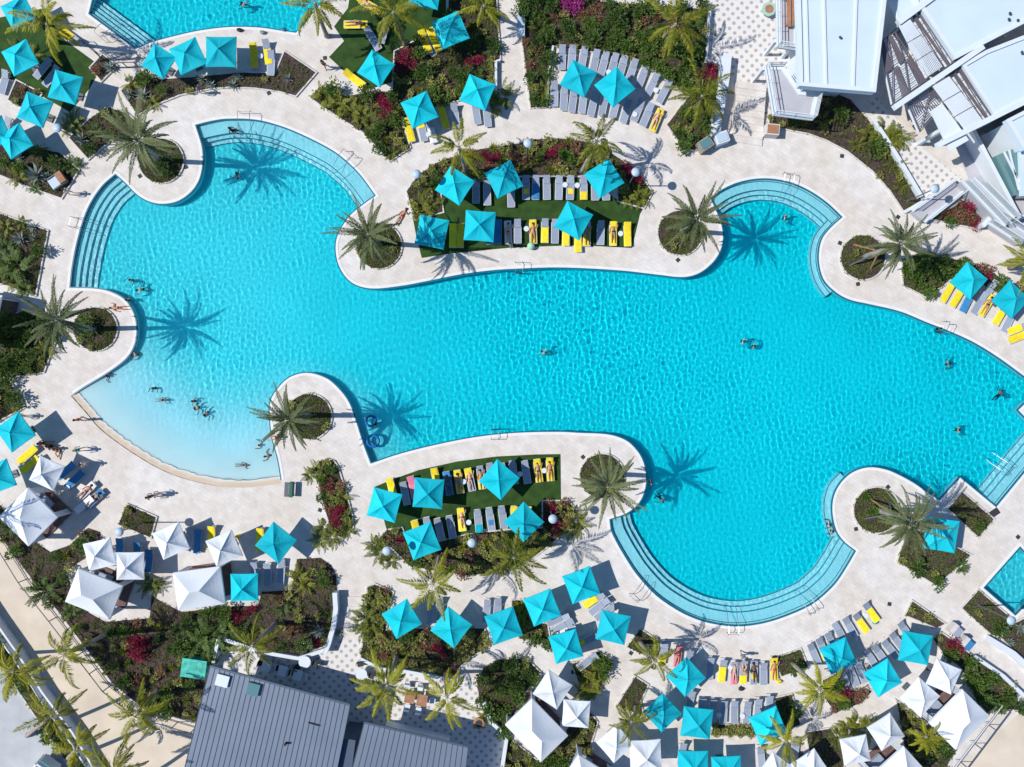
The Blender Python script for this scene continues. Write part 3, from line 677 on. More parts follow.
KM = {
 'green': [bush_mesh(s, 0, .55, 240, .17, .75).raw('leafy_shrub', LEAF['green']) for s in range(4)],
 'croton': [bush_mesh(20 + s, 0, .30, 90, .15, .42).raw('croton_shrub', LEAF['croton']) for s in range(4)],
 'rust': [bush_mesh(30 + s, 0, .36, 110, .14, .5).raw('rusty_shrub', LEAF['rust']) for s in range(3)],
 'red': [bush_mesh(40 + s, 0, .50, 230, .13, .65).raw('flowering_shrub', LEAF['red']) for s in range(3)],
 'magenta': [bush_mesh(50 + s, 0, .55, 230, .13, .7).raw('flowering_shrub', LEAF['magenta']) for s in range(2)],
 'agave': [rosette(60 + s).raw('agave', LEAF['agave']) for s in range(2)],
 'spiky': [rosette(70 + s, 30, .5, .07).raw('bromeliad', LEAF['areca']) for s in range(2)],
 'areca': ARECA_M, 'fanp': FANP_M,
}
KI = {'green': ('leafy_shrub', 'dark green shrub', 'shrub', (.8, 1.5)), 'croton': ('croton_shrub', 'yellow-green croton', 'shrub', (.8, 1.35)),
 'rust': ('rusty_shrub', 'rust-brown shrub', 'shrub', (.8, 1.3)), 'red': ('flowering_shrub', 'crimson-flowered shrub', 'shrub', (.9, 1.5)),
 'magenta': ('flowering_shrub', 'magenta-flowered shrub', 'shrub', (1.0, 1.5)), 'agave': ('agave', 'grey-green agave', 'plant', (.8, 1.3)),
 'spiky': ('bromeliad', 'spiky bromeliad', 'plant', (.8, 1.3)), 'areca': ('areca_palm', 'feathery areca palm', 'palm shrub', (.7, 1.0)),
 'fanp': ('dwarf_palm', 'dark green dwarf palm', 'palm shrub', (.8, 1.3))}
MIX = {  # plant kinds with weights, spacing (px), share of mulch left open
 'dry': (dict(agave=1, rust=1, croton=1), 13, .55), 'mixdark': (dict(green=4, fanp=2, agave=2, croton=1, areca=1), 11, .30),
 'cover': (dict(croton=1.5, green=.6), 12, .66), 'lush': (dict(green=7, croton=1.5, areca=.6), 8.6, .05), 'croton': (dict(croton=6, green=1.5, spiky=1), 7.2, .25),
 'big': (dict(green=4.5, croton=5.5, fanp=1.0, spiky=2.2, rust=1.2), 9.6, .30), 'flower': (dict(croton=3, rust=1, green=1.5, areca=.5), 6.5, .1),
 'crotonmix': (dict(croton=8, rust=2.2, green=.6, spiky=.7), 7.2, .25), 'building': (dict(green=3, croton=2, areca=1.6, spiky=1), 10, .35), 'rusty': (dict(rust=5, red=1, green=1), 8, .15),
 'north': (dict(green=6, croton=2, rust=1, fanp=.7), 8.6, .10), 'northwest': (dict(croton=5, green=4, areca=.6, spiky=.5), 8.6, .08), 'hedge': (dict(croton=1), 5.5, 0)}
ORD = ['first', 'second', 'third', 'fourth', 'fifth', 'sixth', 'seventh', 'eighth', 'ninth', 'tenth', 'eleventh', 'twelfth', 'thirteenth', 'fourteenth', 'fifteenth', 'sixteenth', 'seventeenth', 'eighteenth', 'nineteenth', 'twentieth']
plants = []   # (bed name, kind, px, py, scale)
FIX = [('red', x, y, s) for x, y, s in ((403, 60, 1.3), (412, 66, 1.3), (398, 69, 1.0), (409, 55, 1.1), (470, 66, 1.1), (478, 62, .9), (384, 105, 1.2), (388, 116, 1.3), (380, 98, .9), (708, 78, 1.4), (712, 70, 1.0),
   (555, 151, 1.0), (548, 155, .8), (562, 148, .8), (490, 160, 1.0), (484, 156, .8), (496, 157, .7), (625, 168, 1.1), (632, 175, 1.0), (638, 180, .9), (552, 508, 1.1), (556, 526, 1.1), (549, 517, .8), (331, 489, .9), (336, 514, 1.2), (341, 508, .9), (337, 522, 1.0),
   (254, 607, .9), (247, 611, .8), (238, 616, 1.1), (439, 647, 1.0), (443, 652, .8), (141, 646, 1.7), (147, 640, 1.3), (135, 641, 1.3), (143, 654, 1.2), (952, 642, 1.3), (957, 648, 1.0), (317, 641, .8), (400, 540, .7), (985, 277, .9))]
FIX += [('magenta', x, y, s) for x, y, s in ((567, 6, 1.3), (574, 10, 1.2), (571, 0, 1.2), (579, 4, 1.0), (635, 172, .8))]
FIX += [('areca', x, y, s) for x, y, s in ((326, 97, 1.5), (340, 104, 1.5), (352, 110, 1.5), (362, 116, 1.3), (372, 122, 1.3), (635, 193, 1.2), (641, 198, 1.2), (628, 198, 1.1), (421, 204, 1.2), (430, 207, 1.1), (424, 212, 1.1), (576, 521, 1.6), (569, 529, 1.3), (381, 552, 1.6), (375, 545, 1.2), (391, 560, 1.3), (367, 618, 1.8), (373, 630, 1.5), (361, 628, 1.3), (371, 608, 1.3),
   (150, 582, 1.5), (156, 585, 1.1), (502, 97, 1.6), (496, 107, 1.3), (524, 611, 1.3), (520, 620, 1.2), (590, 684, 1.7), (583, 690, 1.4), (596, 676, 1.3), (882, 133, 1.6), (890, 136, 1.5), (898, 140, 1.4), (886, 145, 1.4), (893, 165, 1.2), (901, 187, 1.0), (868, 135, 1.3), (20, 178, 1.3), (848, 727, 1.6), (857, 722, 1.4), (866, 730, 1.4), (838, 735, 1.3), (299, 578, 1.6), (306, 585, 1.3), (21, 52, 1.3), (33, 55, 1.2), (76, 120, 1.3), (70, 128, 1.2), (16, 282, 1.2), (10, 325, 1.5), (14, 338, 1.5), (543, 92, 1.2), (541, 30, 1.4), (318, 470, 1.1), (310, 475, 1.0), (324, 527, 1.2), (332, 538, 1.3), (320, 540, 1.2))]
FIX += [('fanp', x, y, s) for x, y, s in ((18, 267, 2.2), (215, 635, 2.4), (202, 640, 2.0), (228, 628, 1.8), (960, 566, 1.0), (100, 595, 1.6), (45, 590, 2.0))]
FIX += [('agave', x, y, s) for x, y, s in ((38, 176, 2.0), (144, 96, 1.6), (320, 630, 1.6), (340, 632, 1.2), (22, 240, 1.4))]
fixpts = [(x, y) for _, x, y, _ in FIX]
def bed_of(x, y):
    for nm, poly, k in BEDS:
        if inside(x, y, poly): return nm
    best = min(BEDS, key=lambda b: min(math.hypot(x - p[0], y - p[1]) for p in b[1])); return best[0]
for k, x, y, s in FIX: plants.append((bed_of(x, y), k, x, y, s * (.8 if k == 'areca' else 1)))
for nm, poly, kind in BEDS:
    mix, sp, empty = MIX[kind]; sp *= 1.12; xs = [p[0] for p in poly]; ys = [p[1] for p in poly]; got = []
    inner = poly
    A = abs(area(poly)); tries = int(A / (sp * sp) * 14)
    for _ in range(tries):
        x = rnd.uniform(max(-4, min(xs)), min(1028, max(xs))); y = rnd.uniform(max(-4, min(ys)), min(771, max(ys)))
        if not inside(x, y, poly): continue
        k = rnd.choices(list(mix), list(mix.values()))[0]
        big = k in ('green', 'areca')
        if min((math.hypot(x - a, y - b) for a, b in (poly + poly[:1])), default=9) < 2.5: continue
        if any(math.hypot(x - a, y - b) < sp * g for a, b, g in got): continue
        if any(abs(x - a) < sp * .8 and abs(y - b) < sp * .8 for a, b in fixpts): continue
        got.append((x, y, 1.15 if big else .78))
        if rnd.random() < empty: continue
        lo, hi = KI[k][3]; plants.append((nm, k, x, y, rnd.uniform(lo, hi)))
by = {}
for p in plants: by.setdefault(p[0], {}).setdefault(p[1], []).append(p)
def zones(L, most):
    """split a long list into named bands of its bed until each is short enough to count"""
    if len(L) <= most: return [('', L)]
    L = sorted(L, key=lambda p: p[3]); nb = min(5, -(-len(L) // most)); names = {2: ['upper', 'lower'], 3: ['upper', 'middle', 'lower'], 4: ['top', 'upper', 'lower', 'bottom'], 5: ['top', 'upper', 'middle', 'lower', 'bottom']}[nb]
    k = -(-len(L) // nb); return [(names[i] + ' band of the ', L[i * k:(i + 1) * k]) for i in range(nb) if L[i * k:(i + 1) * k]]
for nm, kinds in by.items():
  for k, LL in kinds.items():
    name, desc, cat, _ = KI[k]
    for band, L in zones(LL, 14):
        L.sort(key=lambda p: p[2]); n = len(L)
        for i, (b, kk, x, y, sc) in enumerate(L):
            me = KM[k][rnd.randrange(len(KM[k]))]
            o = bpy.data.objects.new(name, me); COL.objects.link(o); o.location = W(x, y, .06); o.rotation_euler = (0, 0, rnd.uniform(0, 6.28)); o.scale = (sc * rnd.uniform(.9, 1.1), sc * rnd.uniform(.9, 1.1), sc * rnd.uniform(.8, 1.05))
            where = (band or 'the ') + nm
            if band: where = 'the ' + where
            if n == 1: lb = f'{desc} in {where}'
            elif i == 0: lb = f'leftmost {desc} in {where}'
            elif i == n - 1: lb = f'rightmost {desc} in {where}'
            else: lb = f'{desc}, {ORD[i] if i < 20 else str(i + 1) + "th"} from left, {where}'
            tag(o, lb, cat, f'{desc}s in the {nm}')
# low ground cover: uncountable little leaves over the soil of every bed
mb = MB()
for nm, poly, kind in BEDS:
    dens = {'cover': .55, 'lush': .8, 'crotonmix': .5, 'north': .5, 'northwest': .6, 'big': .42, 'croton': .45, 'hedge': .8, 'flower': .6}.get(kind, .28)
    xs = [p[0] for p in poly]; ys = [p[1] for p in poly]
    nt = int(abs(area(poly)) * min(1.3, dens * 1.9))
    for _ in range(nt):
        x = rnd.uniform(min(xs), max(xs)); y = rnd.uniform(min(ys), max(ys))
        if not (-6 < x < 1030 and -6 < y < 774) or not inside(x, y, poly): continue
        if math.sin(x * .35 + 2 * math.sin(y * .21)) + math.sin(y * .41 + x * .1) < -.25 and rnd.random() < .85: continue
        c = W(x, y, .07)
        for k in range(4):
            a = rnd.uniform(0, 6.28); leaf_quad(mb, c + Vector((rnd.uniform(-.08, .08), rnd.uniform(-.08, .08), rnd.uniform(0, .06))), Vector((math.cos(a), math.sin(a), rnd.uniform(.2, 1.2))), Vector((0, 0, 1)), rnd.uniform(.10, .2), rnd.uniform(.05, .09))
me = mb.raw('ground_cover', LEAF['cover']); o = bpy.data.objects.new('ground_cover', me); COL.objects.link(o); o['kind'] = 'stuff'; o['label'] = 'low olive ground cover creeping over the mulch of the beds'

# ================================================================ furniture
def ang_px(dx, dy): return math.atan2(-dy, dx)
CAN_Z, APEX = 2.15, .68
def canopy_mesh(seed, half, rise, m, val=.10):
    """square market canopy: four slightly sagging panels, hip seams and a short valance"""
    q = random.Random(seed); mb = MB(); n = 8; a = half
    for s in range(4):
        c, d = math.cos(s * math.pi / 2), math.sin(s * math.pi / 2); rows = []
        for i in range(n + 1):
            t = i / n; row = []
            for j in range(n + 1):
                u = (j / n * 2 - 1); x = a * t; y = a * t * u
                edge = .035 * math.sin(math.pi * j / n) * t
                z = rise * (1 - t) - .13 * math.sin(math.pi * t) * (1 - u * u) + .012 * math.sin(9 * u + seed) * t * (1 - t) * 4 + q.uniform(-.006, .006) * (0 < j < n)
                x2 = x * (1 - .025 * (1 - u * u) * t); row.append((c * x2 - d * y, d * x2 + c * y, z))
            rows.append(row)
        vs = [p for r in rows for p in r]; fs = []
        for i in range(n):
            for j in range(n): k = i * (n + 1) + j; fs.append((k, k + n + 1, k + n + 2, k + 1))
        last = rows[-1]; b0 = len(vs); vs += [(p[0] * 1.005, p[1] * 1.005, p[2] - val) for p in last]
        e0 = n * (n + 1); fs += [(e0 + j, b0 + j, b0 + j + 1, e0 + j + 1) for j in range(n)]
        mb.add(vs, fs)
    return mb.raw('canopy', m)
seam_mb = MB()
for s in range(4):
    a = math.pi / 4 + s * math.pi / 2; hx, hy = math.cos(a) * math.sqrt(2), math.sin(a) * math.sqrt(2)
    seam_mb.bar((hx * .04, hy * .04, .98), (hx, hy, .02), .020, .012)
def umbrella_parts(kind):
    t = bpy.data.objects.new('umbrella', None); COL.objects.link(t)
    return t
def ribs_mesh(half, rise):
    out = []
    for s in range(4):
        a = math.pi / 4 + s * math.pi / 2; h = half * math.sqrt(2) * .985
        out.append(MB().bar((0, 0, rise - .05), (math.cos(a) * h, math.sin(a) * h, -.04), .035, .035).raw('rib', M['pole']))
    return out
UM = {}
def umbrella(cx, cy, dx, dy, kind, label, group, seedn):
    z = CAN_Z; c = W(cx, cy, z); half = math.hypot(dx, dy) * (CAM_H - z) / F / math.sqrt(2)
    ang = ang_px(dx, dy) - math.pi / 4
    t = thing('umbrella', (c.x, c.y, 0), label, 'umbrella', group, ang)
    key = (kind, round(half, 2), seedn % 3)
    if key not in UM:
        m = {'teal': [M['teal'], M['teal2'], M['teal3']][seedn % 3], 'white': M['white']}[kind]
        UM[key] = (canopy_mesh(seedn, half, APEX if kind == 'teal' else .78, m), ribs_mesh(half, APEX))
    cm, rb = UM[key]
    part('canopy', cm, t, (0, 0, z))
    for r_ in rb: part('rib', r_, t, (0, 0, z))
    part('pole', UPOLE, t); part('base', UBASE, t); part('finial', UFINT if kind == 'teal' else UFIN, t, (0, 0, z + (APEX if kind == 'teal' else .78)))
    return t
UPOLE = MB().tube([(0, 0, .05), (0, 0, CAN_Z + .66)], .03, 8).raw('pole', M['pole'])
UBASE = MB().box((0, 0, .05), (.6, .6, .1)).tube([(0, 0, .1), (0, 0, .35)], .05, 8).mesh('base', False, M['frame'])
UFIN = MB().tube([(0, 0, -.02), (0, 0, .05), (0, 0, .09)], [.05, .035, .008], 8).mesh('finial', True, M['pole']); UFINT = UFIN.copy(); UFINT.materials.clear(); UFINT.materials.append(M['teal'])
TEAL = [
 (18, 12, 18, 5.5, 'top one of the five umbrellas along the northwest lawn edge'), (20, 57.7, 18.8, 5.9, 'second from the top beside the northwest lawn'),
 (65.3, 87.2, 17.8, -10, 'below the northwest lawn, mostly in palm shade'), (34.8, 109.5, 18.4, -7.8, 'between the square-cornered bed and the walkway lamp, northwest'),
 (15, 141, 18.3, 4, 'lowest of the northwest lawn umbrellas, over its neighbour'), (-6, 133, 18, 7, 'cut by the frame beside the northwest walkway'),
 (158.8, 61, 18, -4.3, 'darkened by palm shade, left one of the trio below the top pool'), (188, 56, 7, -19.3, 'middle one of the trio below the top pool'), (221, 51.8, 15.3, -15.2, 'right one of the trio below the top pool'),
 (376, 68.4, 19, -4, 'on the lower corner of the top lawn'), (450.4, 30, 19.5, 8, 'beside two yellow loungers, above the croton bed, palm shadow on top'), (425, -8, 12.7, 17.6, 'cut by the top edge above the top lawn'),
 (419.5, 109.7, 19, 7, 'left of the yellow lounger below the croton bed'), (477.4, 92.3, 18.4, -7.8, 'beside the tall walkway and its areca palm'),
 (578.5, 78.4, 19, -6, 'left one over the grey lounger terrace'), (614.9, 86.8, 20.7, 2, 'right one over the grey lounger terrace'),
 (455, 185.5, 20, -4.3, 'under the coconut fronds at the upper left of the north island'), (504, 179.3, 6.5, -19.5, 'second in the upper row of the north island'), (604.2, 178.3, 20.3, 4.5, 'last in the upper row of the north island'),
 (431.8, 232, 17.6, -11.7, 'streaked by palm shade at the lower left of the north island'), (479.7, 226, 16.2, -13.9, 'squared to the frame on the north island lawn'), (573.3, 220.5, 20, -5.9, 'in the middle of the north island lawn'),
 (969, 280.6, 19, -1.5, 'upper one of the northeast pair'), (1011, 299.6, 19.5, -1, 'lower one of the northeast pair, at the frame'),
 (15, 432, 20.5, 3.3, 'at the left edge nearest the beach walkway'), (-2, 477, 18.5, 8, 'cut by the left edge beside the white cabana'),
 (275.9, 542.8, 21, -2.7, 'alone on open deck below the beach, right of the white umbrellas'), (244.3, 587.4, 13.6, -14, 'beside the rectangular white cabana'),
 (384.3, 505, 18, -10.5, 'leftmost on the south island'), (428.4, 493.3, 16, -13.6, 'squared to the frame on the south island'), (499, 479.7, 20.7, -1.8, 'over the upper lounger row of the south island'),
 (422, 541, 19.4, 8.6, 'with a small lamp shadow, lower left on the south island'), (523.8, 522, 20.4, 0, 'lower right on the south island'),
 (401.8, 619, 20.3, 5, 'above the croton bed, left of the pair below the south island'), (451.2, 627.6, 21, -3, 'right of the pair below the south island, beside red flowers'), (503.6, 625.8, 9.4, -19.4, 'touching the curved path, areca palm at its corner'),
 (581.3, 585.2, 8.6, -19.2, 'nearest the pool arc, top of the diagonal four'), (542.2, 607.6, 8.2, -19.2, 'left one of the diagonal four'), (613.2, 627.6, 17.8, -11.3, 'right one of the diagonal four by the triangular bed'), (565.9, 646.5, 9.8, -17.6, 'bottom one of the diagonal four, above the white trio'),
 (686, 677, 20, 1, 'half shaded by a palm at the start of the sunbather row'), (662.3, 713, 19.6, .6, 'behind the shaded one at the sunbather row'), (697, 722.8, 16.6, -12.9, 'left of the narrow hedge bed'), (768.3, 725.7, 8, -19.7, 'right of the narrow hedge bed'),
 (838.5, 656, 7.2, -18.8, 'left one of the southeast three, palm shadow line across it'), (915.7, 648, 17.4, -12.3, 'right one of the southeast three beside the red shrubs'), (883, 678, 19.6, 4.7, 'lowest of the southeast three'),
 (693, 766, 15.2, -15, 'left one of the two cut by the bottom edge'), (726.5, 771, 14, -15.2, 'right one of the two cut by the bottom edge'), (941.3, 534.8, 18.5, -13.5, 'alone under the date palm by the small pool')]
for i, (a, b, c, d, lb) in enumerate(TEAL):
    umbrella(a, b, c, d, 'teal', 'teal square umbrella ' + lb, 'teal square umbrellas', i)
WHITE = [(46.7, 473.3, 17.8, -6.6, 'above the large tilted cabana'), (99.6, 554.4, 10.4, -16.9, 'left one beside the turned rectangular cabana'), (130.2, 566, 13.7, -14, 'right one beside the turned rectangular cabana'),
 (171, 541, 7.5, -19, 'left of the two in front of the rectangular cabana'), (224, 548.5, 7.4, -18.8, 'right of the two in front of the rectangular cabana'),
 (552.6, 689.7, 20, -4.3, 'topmost beside the oval bed'), (576.2, 713.8, 14.5, -12.5, 'right of the large cabana by the oval bed'),
 (615.3, 743.7, 19.5, 1.4, 'patterned by palm shade at the bottom'), (645.6, 755.8, 15, -16.6, 'under the small yellow palm at the bottom'),
 (944, 676.8, 17.8, -7, 'nearest the long diagonal bed'), (919.8, 697.2, 20.5, -1, 'between the southeast cabana and the teal umbrella'), (886, 732, 19.2, 4.3, 'above the bottom right cabana'),
 (855.3, 750, 10.8, -15.6, 'left of the bottom right cabana'), (776, 771, -3, -19, 'left one of two cut by the bottom edge'), (810.5, 768.5, 4, -20, 'right one of two cut by the bottom edge')]
for i, (a, b, c, d, lb) in enumerate(WHITE):
    umbrella(a, b, c, d, 'white', 'white square umbrella ' + lb, 'white square umbrellas', i)

def cabana(cx, cy, L, Wd, deg, label, panels=((1, 0),)):
    """four-post tent: hipped roof with a ridge, valance, side curtains, a floor deck. L, Wd in survey px; deg = px-space tilt of the long side"""
    z = 2.55; k = (CAM_H - z) / F; c = W(cx, cy, z); l = L * k / 2; w_ = Wd * k / 2
    t = thing('cabana', (c.x, c.y, 0), label, 'cabana', 'white hipped cabanas', -R(deg))
    rise = 1.05; rl = max(0.02, l - w_); n = 6
    mb = MB()
    def panel(a, b, r1, r2):
        vs = []; fs = []
        for i in range(n + 1):
            for j in range(n + 1):
                t1 = i / n; u = j / n
                e = Vector(a).lerp(Vector(b), u); r_ = Vector(r1).lerp(Vector(r2), u); p = e.lerp(r_, t1)
                p.z -= .10 * math.sin(math.pi * t1) * math.sin(math.pi * u); vs.append(p)
        for i in range(n):
            for j in range(n): q = i * (n + 1) + j; fs.append((q, q + 1, q + n + 2, q + n + 1))
        mb.add(vs, fs)
        mb.add([a, b, (b[0], b[1], b[2] - .22), (a[0], a[1], a[2] - .22)], [(0, 1, 2, 3)])
    A, B, C_, D = (-l, -w_, z), (l, -w_, z), (l, w_, z), (-l, w_, z); r1, r2 = (-rl, 0, z + rise), (rl, 0, z + rise)
    panel(A, B, r1, r2); panel(B, C_, r2, r2); panel(C_, D, r2, r1); panel(D, A, r1, r1)
    mb.build('roof', M['white'], t)
    ins = .12
    for sx in (-1, 1):
        for sy in (-1, 1):
            MB().box((sx * (l - ins), sy * (w_ - ins), z / 2 + .03), (.08, .08, z - .06)).build('post', M['pole'], t)
            # gathered curtain at each post
            cm = MB(); q = random.Random(int(cx) + sx * 3 + sy)
            pts = [(sx * (l - ins - .07 * i), sy * (w_ - ins - .05 * (i % 2)), 0) for i in range(8)]
            cm.add([(p[0], p[1], .1) for p in pts] + [(p[0], p[1], z - .05) for p in pts], [(i, i + 1, i + 9, i + 8) for i in range(7)])
            cm.build('curtain', M['white'], t)
    MB().box((0, 0, .09), (2 * l - .2, 2 * w_ - .2, .06)).build('floor_deck', M['decking'], t)
    bm_ = MB().box((-l * .35, 0, .32), (l * .8, w_ * 1.3, .28)); bm_.box((-l * .72, 0, .6), (.15, w_ * 1.3, .4)); bm_.build('daybed', M['sling'], t)
    return t
for a in [(28, 517, 42, 41, 45, 'large white cabana at the left edge with a palm shadow on its roof'), (93.8, 594, 48, 35.6, 21.4, 'white cabana turned slightly, below two white umbrellas in the big bed'),
 (199, 588.4, 47.7, 38, -7.8, 'rectangular white cabana nearly square to the frame beside a teal umbrella'), (536.5, 730.4, 51.8, 37.7, 45.8, 'largest white cabana, turned diagonal by the oval bed'),
 (959.3, 719.8, 47.7, 37.7, -45, 'white cabana at the end of the long diagonal bed by the railing'), (899, 776, 47, 37, -42, 'white cabana cut by the bottom edge below two white umbrellas'), (588, 783, 47, 37, 33, 'white cabana cut by the bottom edge beside the palm-shaded umbrella'),
 (-26, 318, 44, 52, 12, 'unseen white cabana added beyond the left edge to shade the west walkway')]:  # last one is added out of view to cast the walkway shadow
    cabana(*a)

# ---------------------------------------------------------------- loungers
LG = {}
LG['frame'] = MB().bar((-.72, .29, .30), (1.0, .29, .30), .05, .05).bar((-.72, -.29, .30), (1.0, -.29, .30), .05, .05).bar((1.0, -.29, .30), (1.0, .29, .30), .05, .05).bar((-.9, -.26, .12), (-.9, .26, .12), .04, .04).mesh('frame', False, M['pole'])
def slab(pts, half, th):
    mb = MB(); vs = []; fs = []
    for (x, z) in pts: vs += [(x, -half, z), (x, half, z), (x, half, z - th), (x, -half, z - th)]
    for i in range(len(pts) - 1):
        for j in range(4): fs.append((4 * i + j, 4 * i + (j + 1) % 4, 4 * i + 4 + (j + 1) % 4, 4 * i + 4 + j))
    n = 4 * (len(pts) - 1); fs += [(0, 3, 2, 1), (n, n + 1, n + 2, n + 3)]; return mb.add(vs, fs)
LG['seat'] = slab([(-.28, .34), (.2, .325), (.6, .33), (1.0, .34)], .275, .03).mesh('seat', False, M['sling'])
LG['back0'] = slab([(-.30, .345), (-.6, .47), (-.95, .66)], .275, .03).mesh('backrest', False, M['sling'])
LG['back1'] = slab([(-.30, .345), (-.62, .37), (-1.0, .40)], .275, .03).mesh('backrest', False, M['sling'])
LG['leg'] = MB().tube([(0, 0, 0), (0, 0, .30)], [.022, .028], 6).mesh('leg', False, M['pole'])
def towel_mesh(cov, m, seed):
    q = random.Random(seed); x0, x1 = {'full': (-.95, 1.0), 'seat': (-.25, 1.0), 'back': (-.95, -.1), 'small': (.1, .55), 'foot': (.35, 1.02)}[cov]
    def zz(x, back): return .352 if x > -.29 else (.352 + (-.29 - x) * (.47 if back else .085))
    out = {}
    for back in (0, 1):
        mb = MB(); nx, ny = 14, 6; off = q.uniform(-.03, .03); sk = q.uniform(-.05, .05); w2 = .30 if cov != 'small' else .2
        vs = []
        for i in range(nx + 1):
            x = x0 + (x1 - x0) * i / nx
            for j in range(ny + 1):
                y = (j / ny * 2 - 1) * w2 + off + sk * (i / nx - .5)
                vs.append((x, y, zz(x, back) + .012 + .012 * math.sin(x * 9 + seed) * math.sin(y * 11) - max(0, abs(y) - .28) * 1.2))
        mb.add(vs, [(i * (ny + 1) + j, (i + 1) * (ny + 1) + j, (i + 1) * (ny + 1) + j + 1, i * (ny + 1) + j + 1) for i in range(nx) for j in range(ny)])
        out[back] = mb.raw('towel', m); out[back].shade_smooth()
    return out
TW = {}
TCOL = {'y': ('yellow', 'yellow'), 'b': ('blue', 'blue'), 'p': ('pink', 'pink'), 'w': ('towelw', 'white'), 'c': ('cyan', 'turquoise')}
def lounger(x, y, dx, dy, tw, label, group):
    """(dx, dy): survey direction from foot to head"""
    b = W(x, y, .33); back = 0 if (int(x * 7 + y * 3) % 5) < 1 else 1
    t = thing('sun_lounger', (b.x, b.y, .004), label, 'sun lounger', group, ang_px(-dx, -dy) + rnd.uniform(-.055, .055))
    part('frame', LG['frame'], t); part('seat', LG['seat'], t); part('backrest', LG['back0' if back else 'back1'], t)
    for lx, ly in ((-.6, .27), (-.6, -.27), (.85, .27), (.85, -.27)): part('leg', LG['leg'], t, (lx, ly, 0))
    if tw:
        col, cov = tw[0], {'f': 'full', 's': 'seat', 'b': 'back', 'm': 'small', 't': 'foot'}[tw[1]]
        key = (col, cov, int(x) % 3)
        if key not in TW: TW[key] = towel_mesh(cov, M[TCOL[col][0]], int(x) % 3)
        o = bpy.data.objects.new('towel', TW[key][back]); COL.objects.link(o); o.location = t.location; o.rotation_euler = t.rotation_euler
        how = {'full': 'spread over all of', 'seat': 'over the seat of', 'back': 'over the backrest of', 'small': 'folded on', 'foot': 'on the foot end of'}[cov]
        tag(o, f'{TCOL[col][1]} towel {how} {SHORT[0]}', 'towel', 'towels on the sun loungers')
    return t
SHORT = ['']
HEADS = {}
def row(group, where, items, d=(0, -1), d2=None):
    """items: (x, y, towel or '') ordered along the row; direction turns evenly from d to d2"""
    n = len(items)
    for i, it in enumerate(items):
        f = i / max(1, n - 1); dd = d if d2 is None else (d[0] + (d2[0] - d[0]) * f, d[1] + (d2[1] - d[1]) * f)
        if len(it) > 3: dd = it[3]
        look = {'': 'bare grey lounger', 'y': 'lounger with yellow towel', 'b': 'lounger with blue towel', 'p': 'lounger with pink towel', 'w': 'lounger with white towel', 'c': 'lounger with turquoise towel'}[it[2][:1]]
        pos = ORD[i] if n > 1 else 'only one'
        if n > 2 and i == n - 1: pos = 'last'
        lb = f'{look}, {pos} from left {where}'
        SHORT[0] = f'the {pos} lounger {where}'
        lounger(it[0], it[1], dd[0], dd[1], it[2], lb, group)
        HEADS[(round(it[0]), round(it[1]))] = dd
row('loungers on the grey terrace, upper row', 'in the upper terrace row', [(562, 57.4, ''), (572, 57, ''), (583, 58, ''), (594.7, 62, ''), (603.5, 64, ''), (613, 65.6, ''), (622, 67, ''), (631.7, 71, ''), (642, 77, ''), (652, 84.7, ''), (664, 91.6, '')], (.05, -1), (.5, -1))
row('loungers on the grey terrace, lower row', 'in the lower terrace row', [(554.4, 94, ''), (564, 98, ''), (573, 100, ''), (583, 101, ''), (593, 104, ''), (603.6, 104, ''), (615, 107, ''), (626, 111, ''), (638, 109.8, ''), (647, 114.8, ''), (656.5, 120, 'yf')], (.05, -1), (.45, -1))
row('loungers, upper row of the north island', 'in the north island upper row', [(476, 191, ''), (487, 193, ''), (511, 195, ''), (526, 187.4, 'ym'), (535.7, 187.4, 'bs'), (546.7, 187.4, ''), (559, 187.4, ''), (570.4, 187.4, 'ym'), (583.6, 187.4, 'yt'), (595, 188, ''), (606, 188, '')])
row('loungers, lower row of the north island', 'in the north island lower row', [(453, 235.5, 'yf'), (460.5, 235.5, 'yf'), (490, 232, 'bf'), (498, 231.7, 'bf'), (508.3, 232.5, 'wf'), (517.6, 231, ''), (533, 231.5, 'yf'), (545, 230.5, 'ys'), (555, 231, ''), (566, 233.5, 'ys'), (578, 240, 'ys'), (587, 234, 'ys'), (600.7, 232.5, ''), (613, 233.5, 'yf'), (627.4, 234, 'yf')])
row('loungers below the croton bed', 'below the croton bed', [(409, 130, 'yf'), (422, 129, 'yb'), (431.5, 131, 'ws'), (443.5, 117, 'yf'), (455, 115.5, ''), (476, 112, ''), (487, 114.4, '')], (-.3, -1), (-.1, -1))
row('yellow loungers left of the palm-shaded umbrella', 'beside the croton bed umbrella', [(425.4, 42, 'yf'), (434.5, 40, 'yf')], (-.45, -1))
row('loungers scattered on the top lawn', 'on the top lawn', [(354.5, 79, 'yf', (-.85, -.6)), (356, 24.4, 'yf', (1, 0)), (369, 5, 'yf', (-.8, -.5)), (372.8, 39, '', (-.55, -1)), (384, 31, '', (.3, -1))])
row('loungers right of the top pool umbrellas', 'beside the trio below the top pool', [(253.8, 55.7, 'yf', (-.05, -1)), (267.4, 52, 'ys', (-.1, -1)), (271, 63, '', (.1, -1))])
row('loungers on the northwest lawn', 'on the northwest lawn', [(4, 82, '', (.3, -1)), (5, 128, '', (.5, -1)), (43, 68, '', (.6, -.8)), (52, 76, '', (.6, -.8)), (70, 36, 'ys', (.9, .6))])
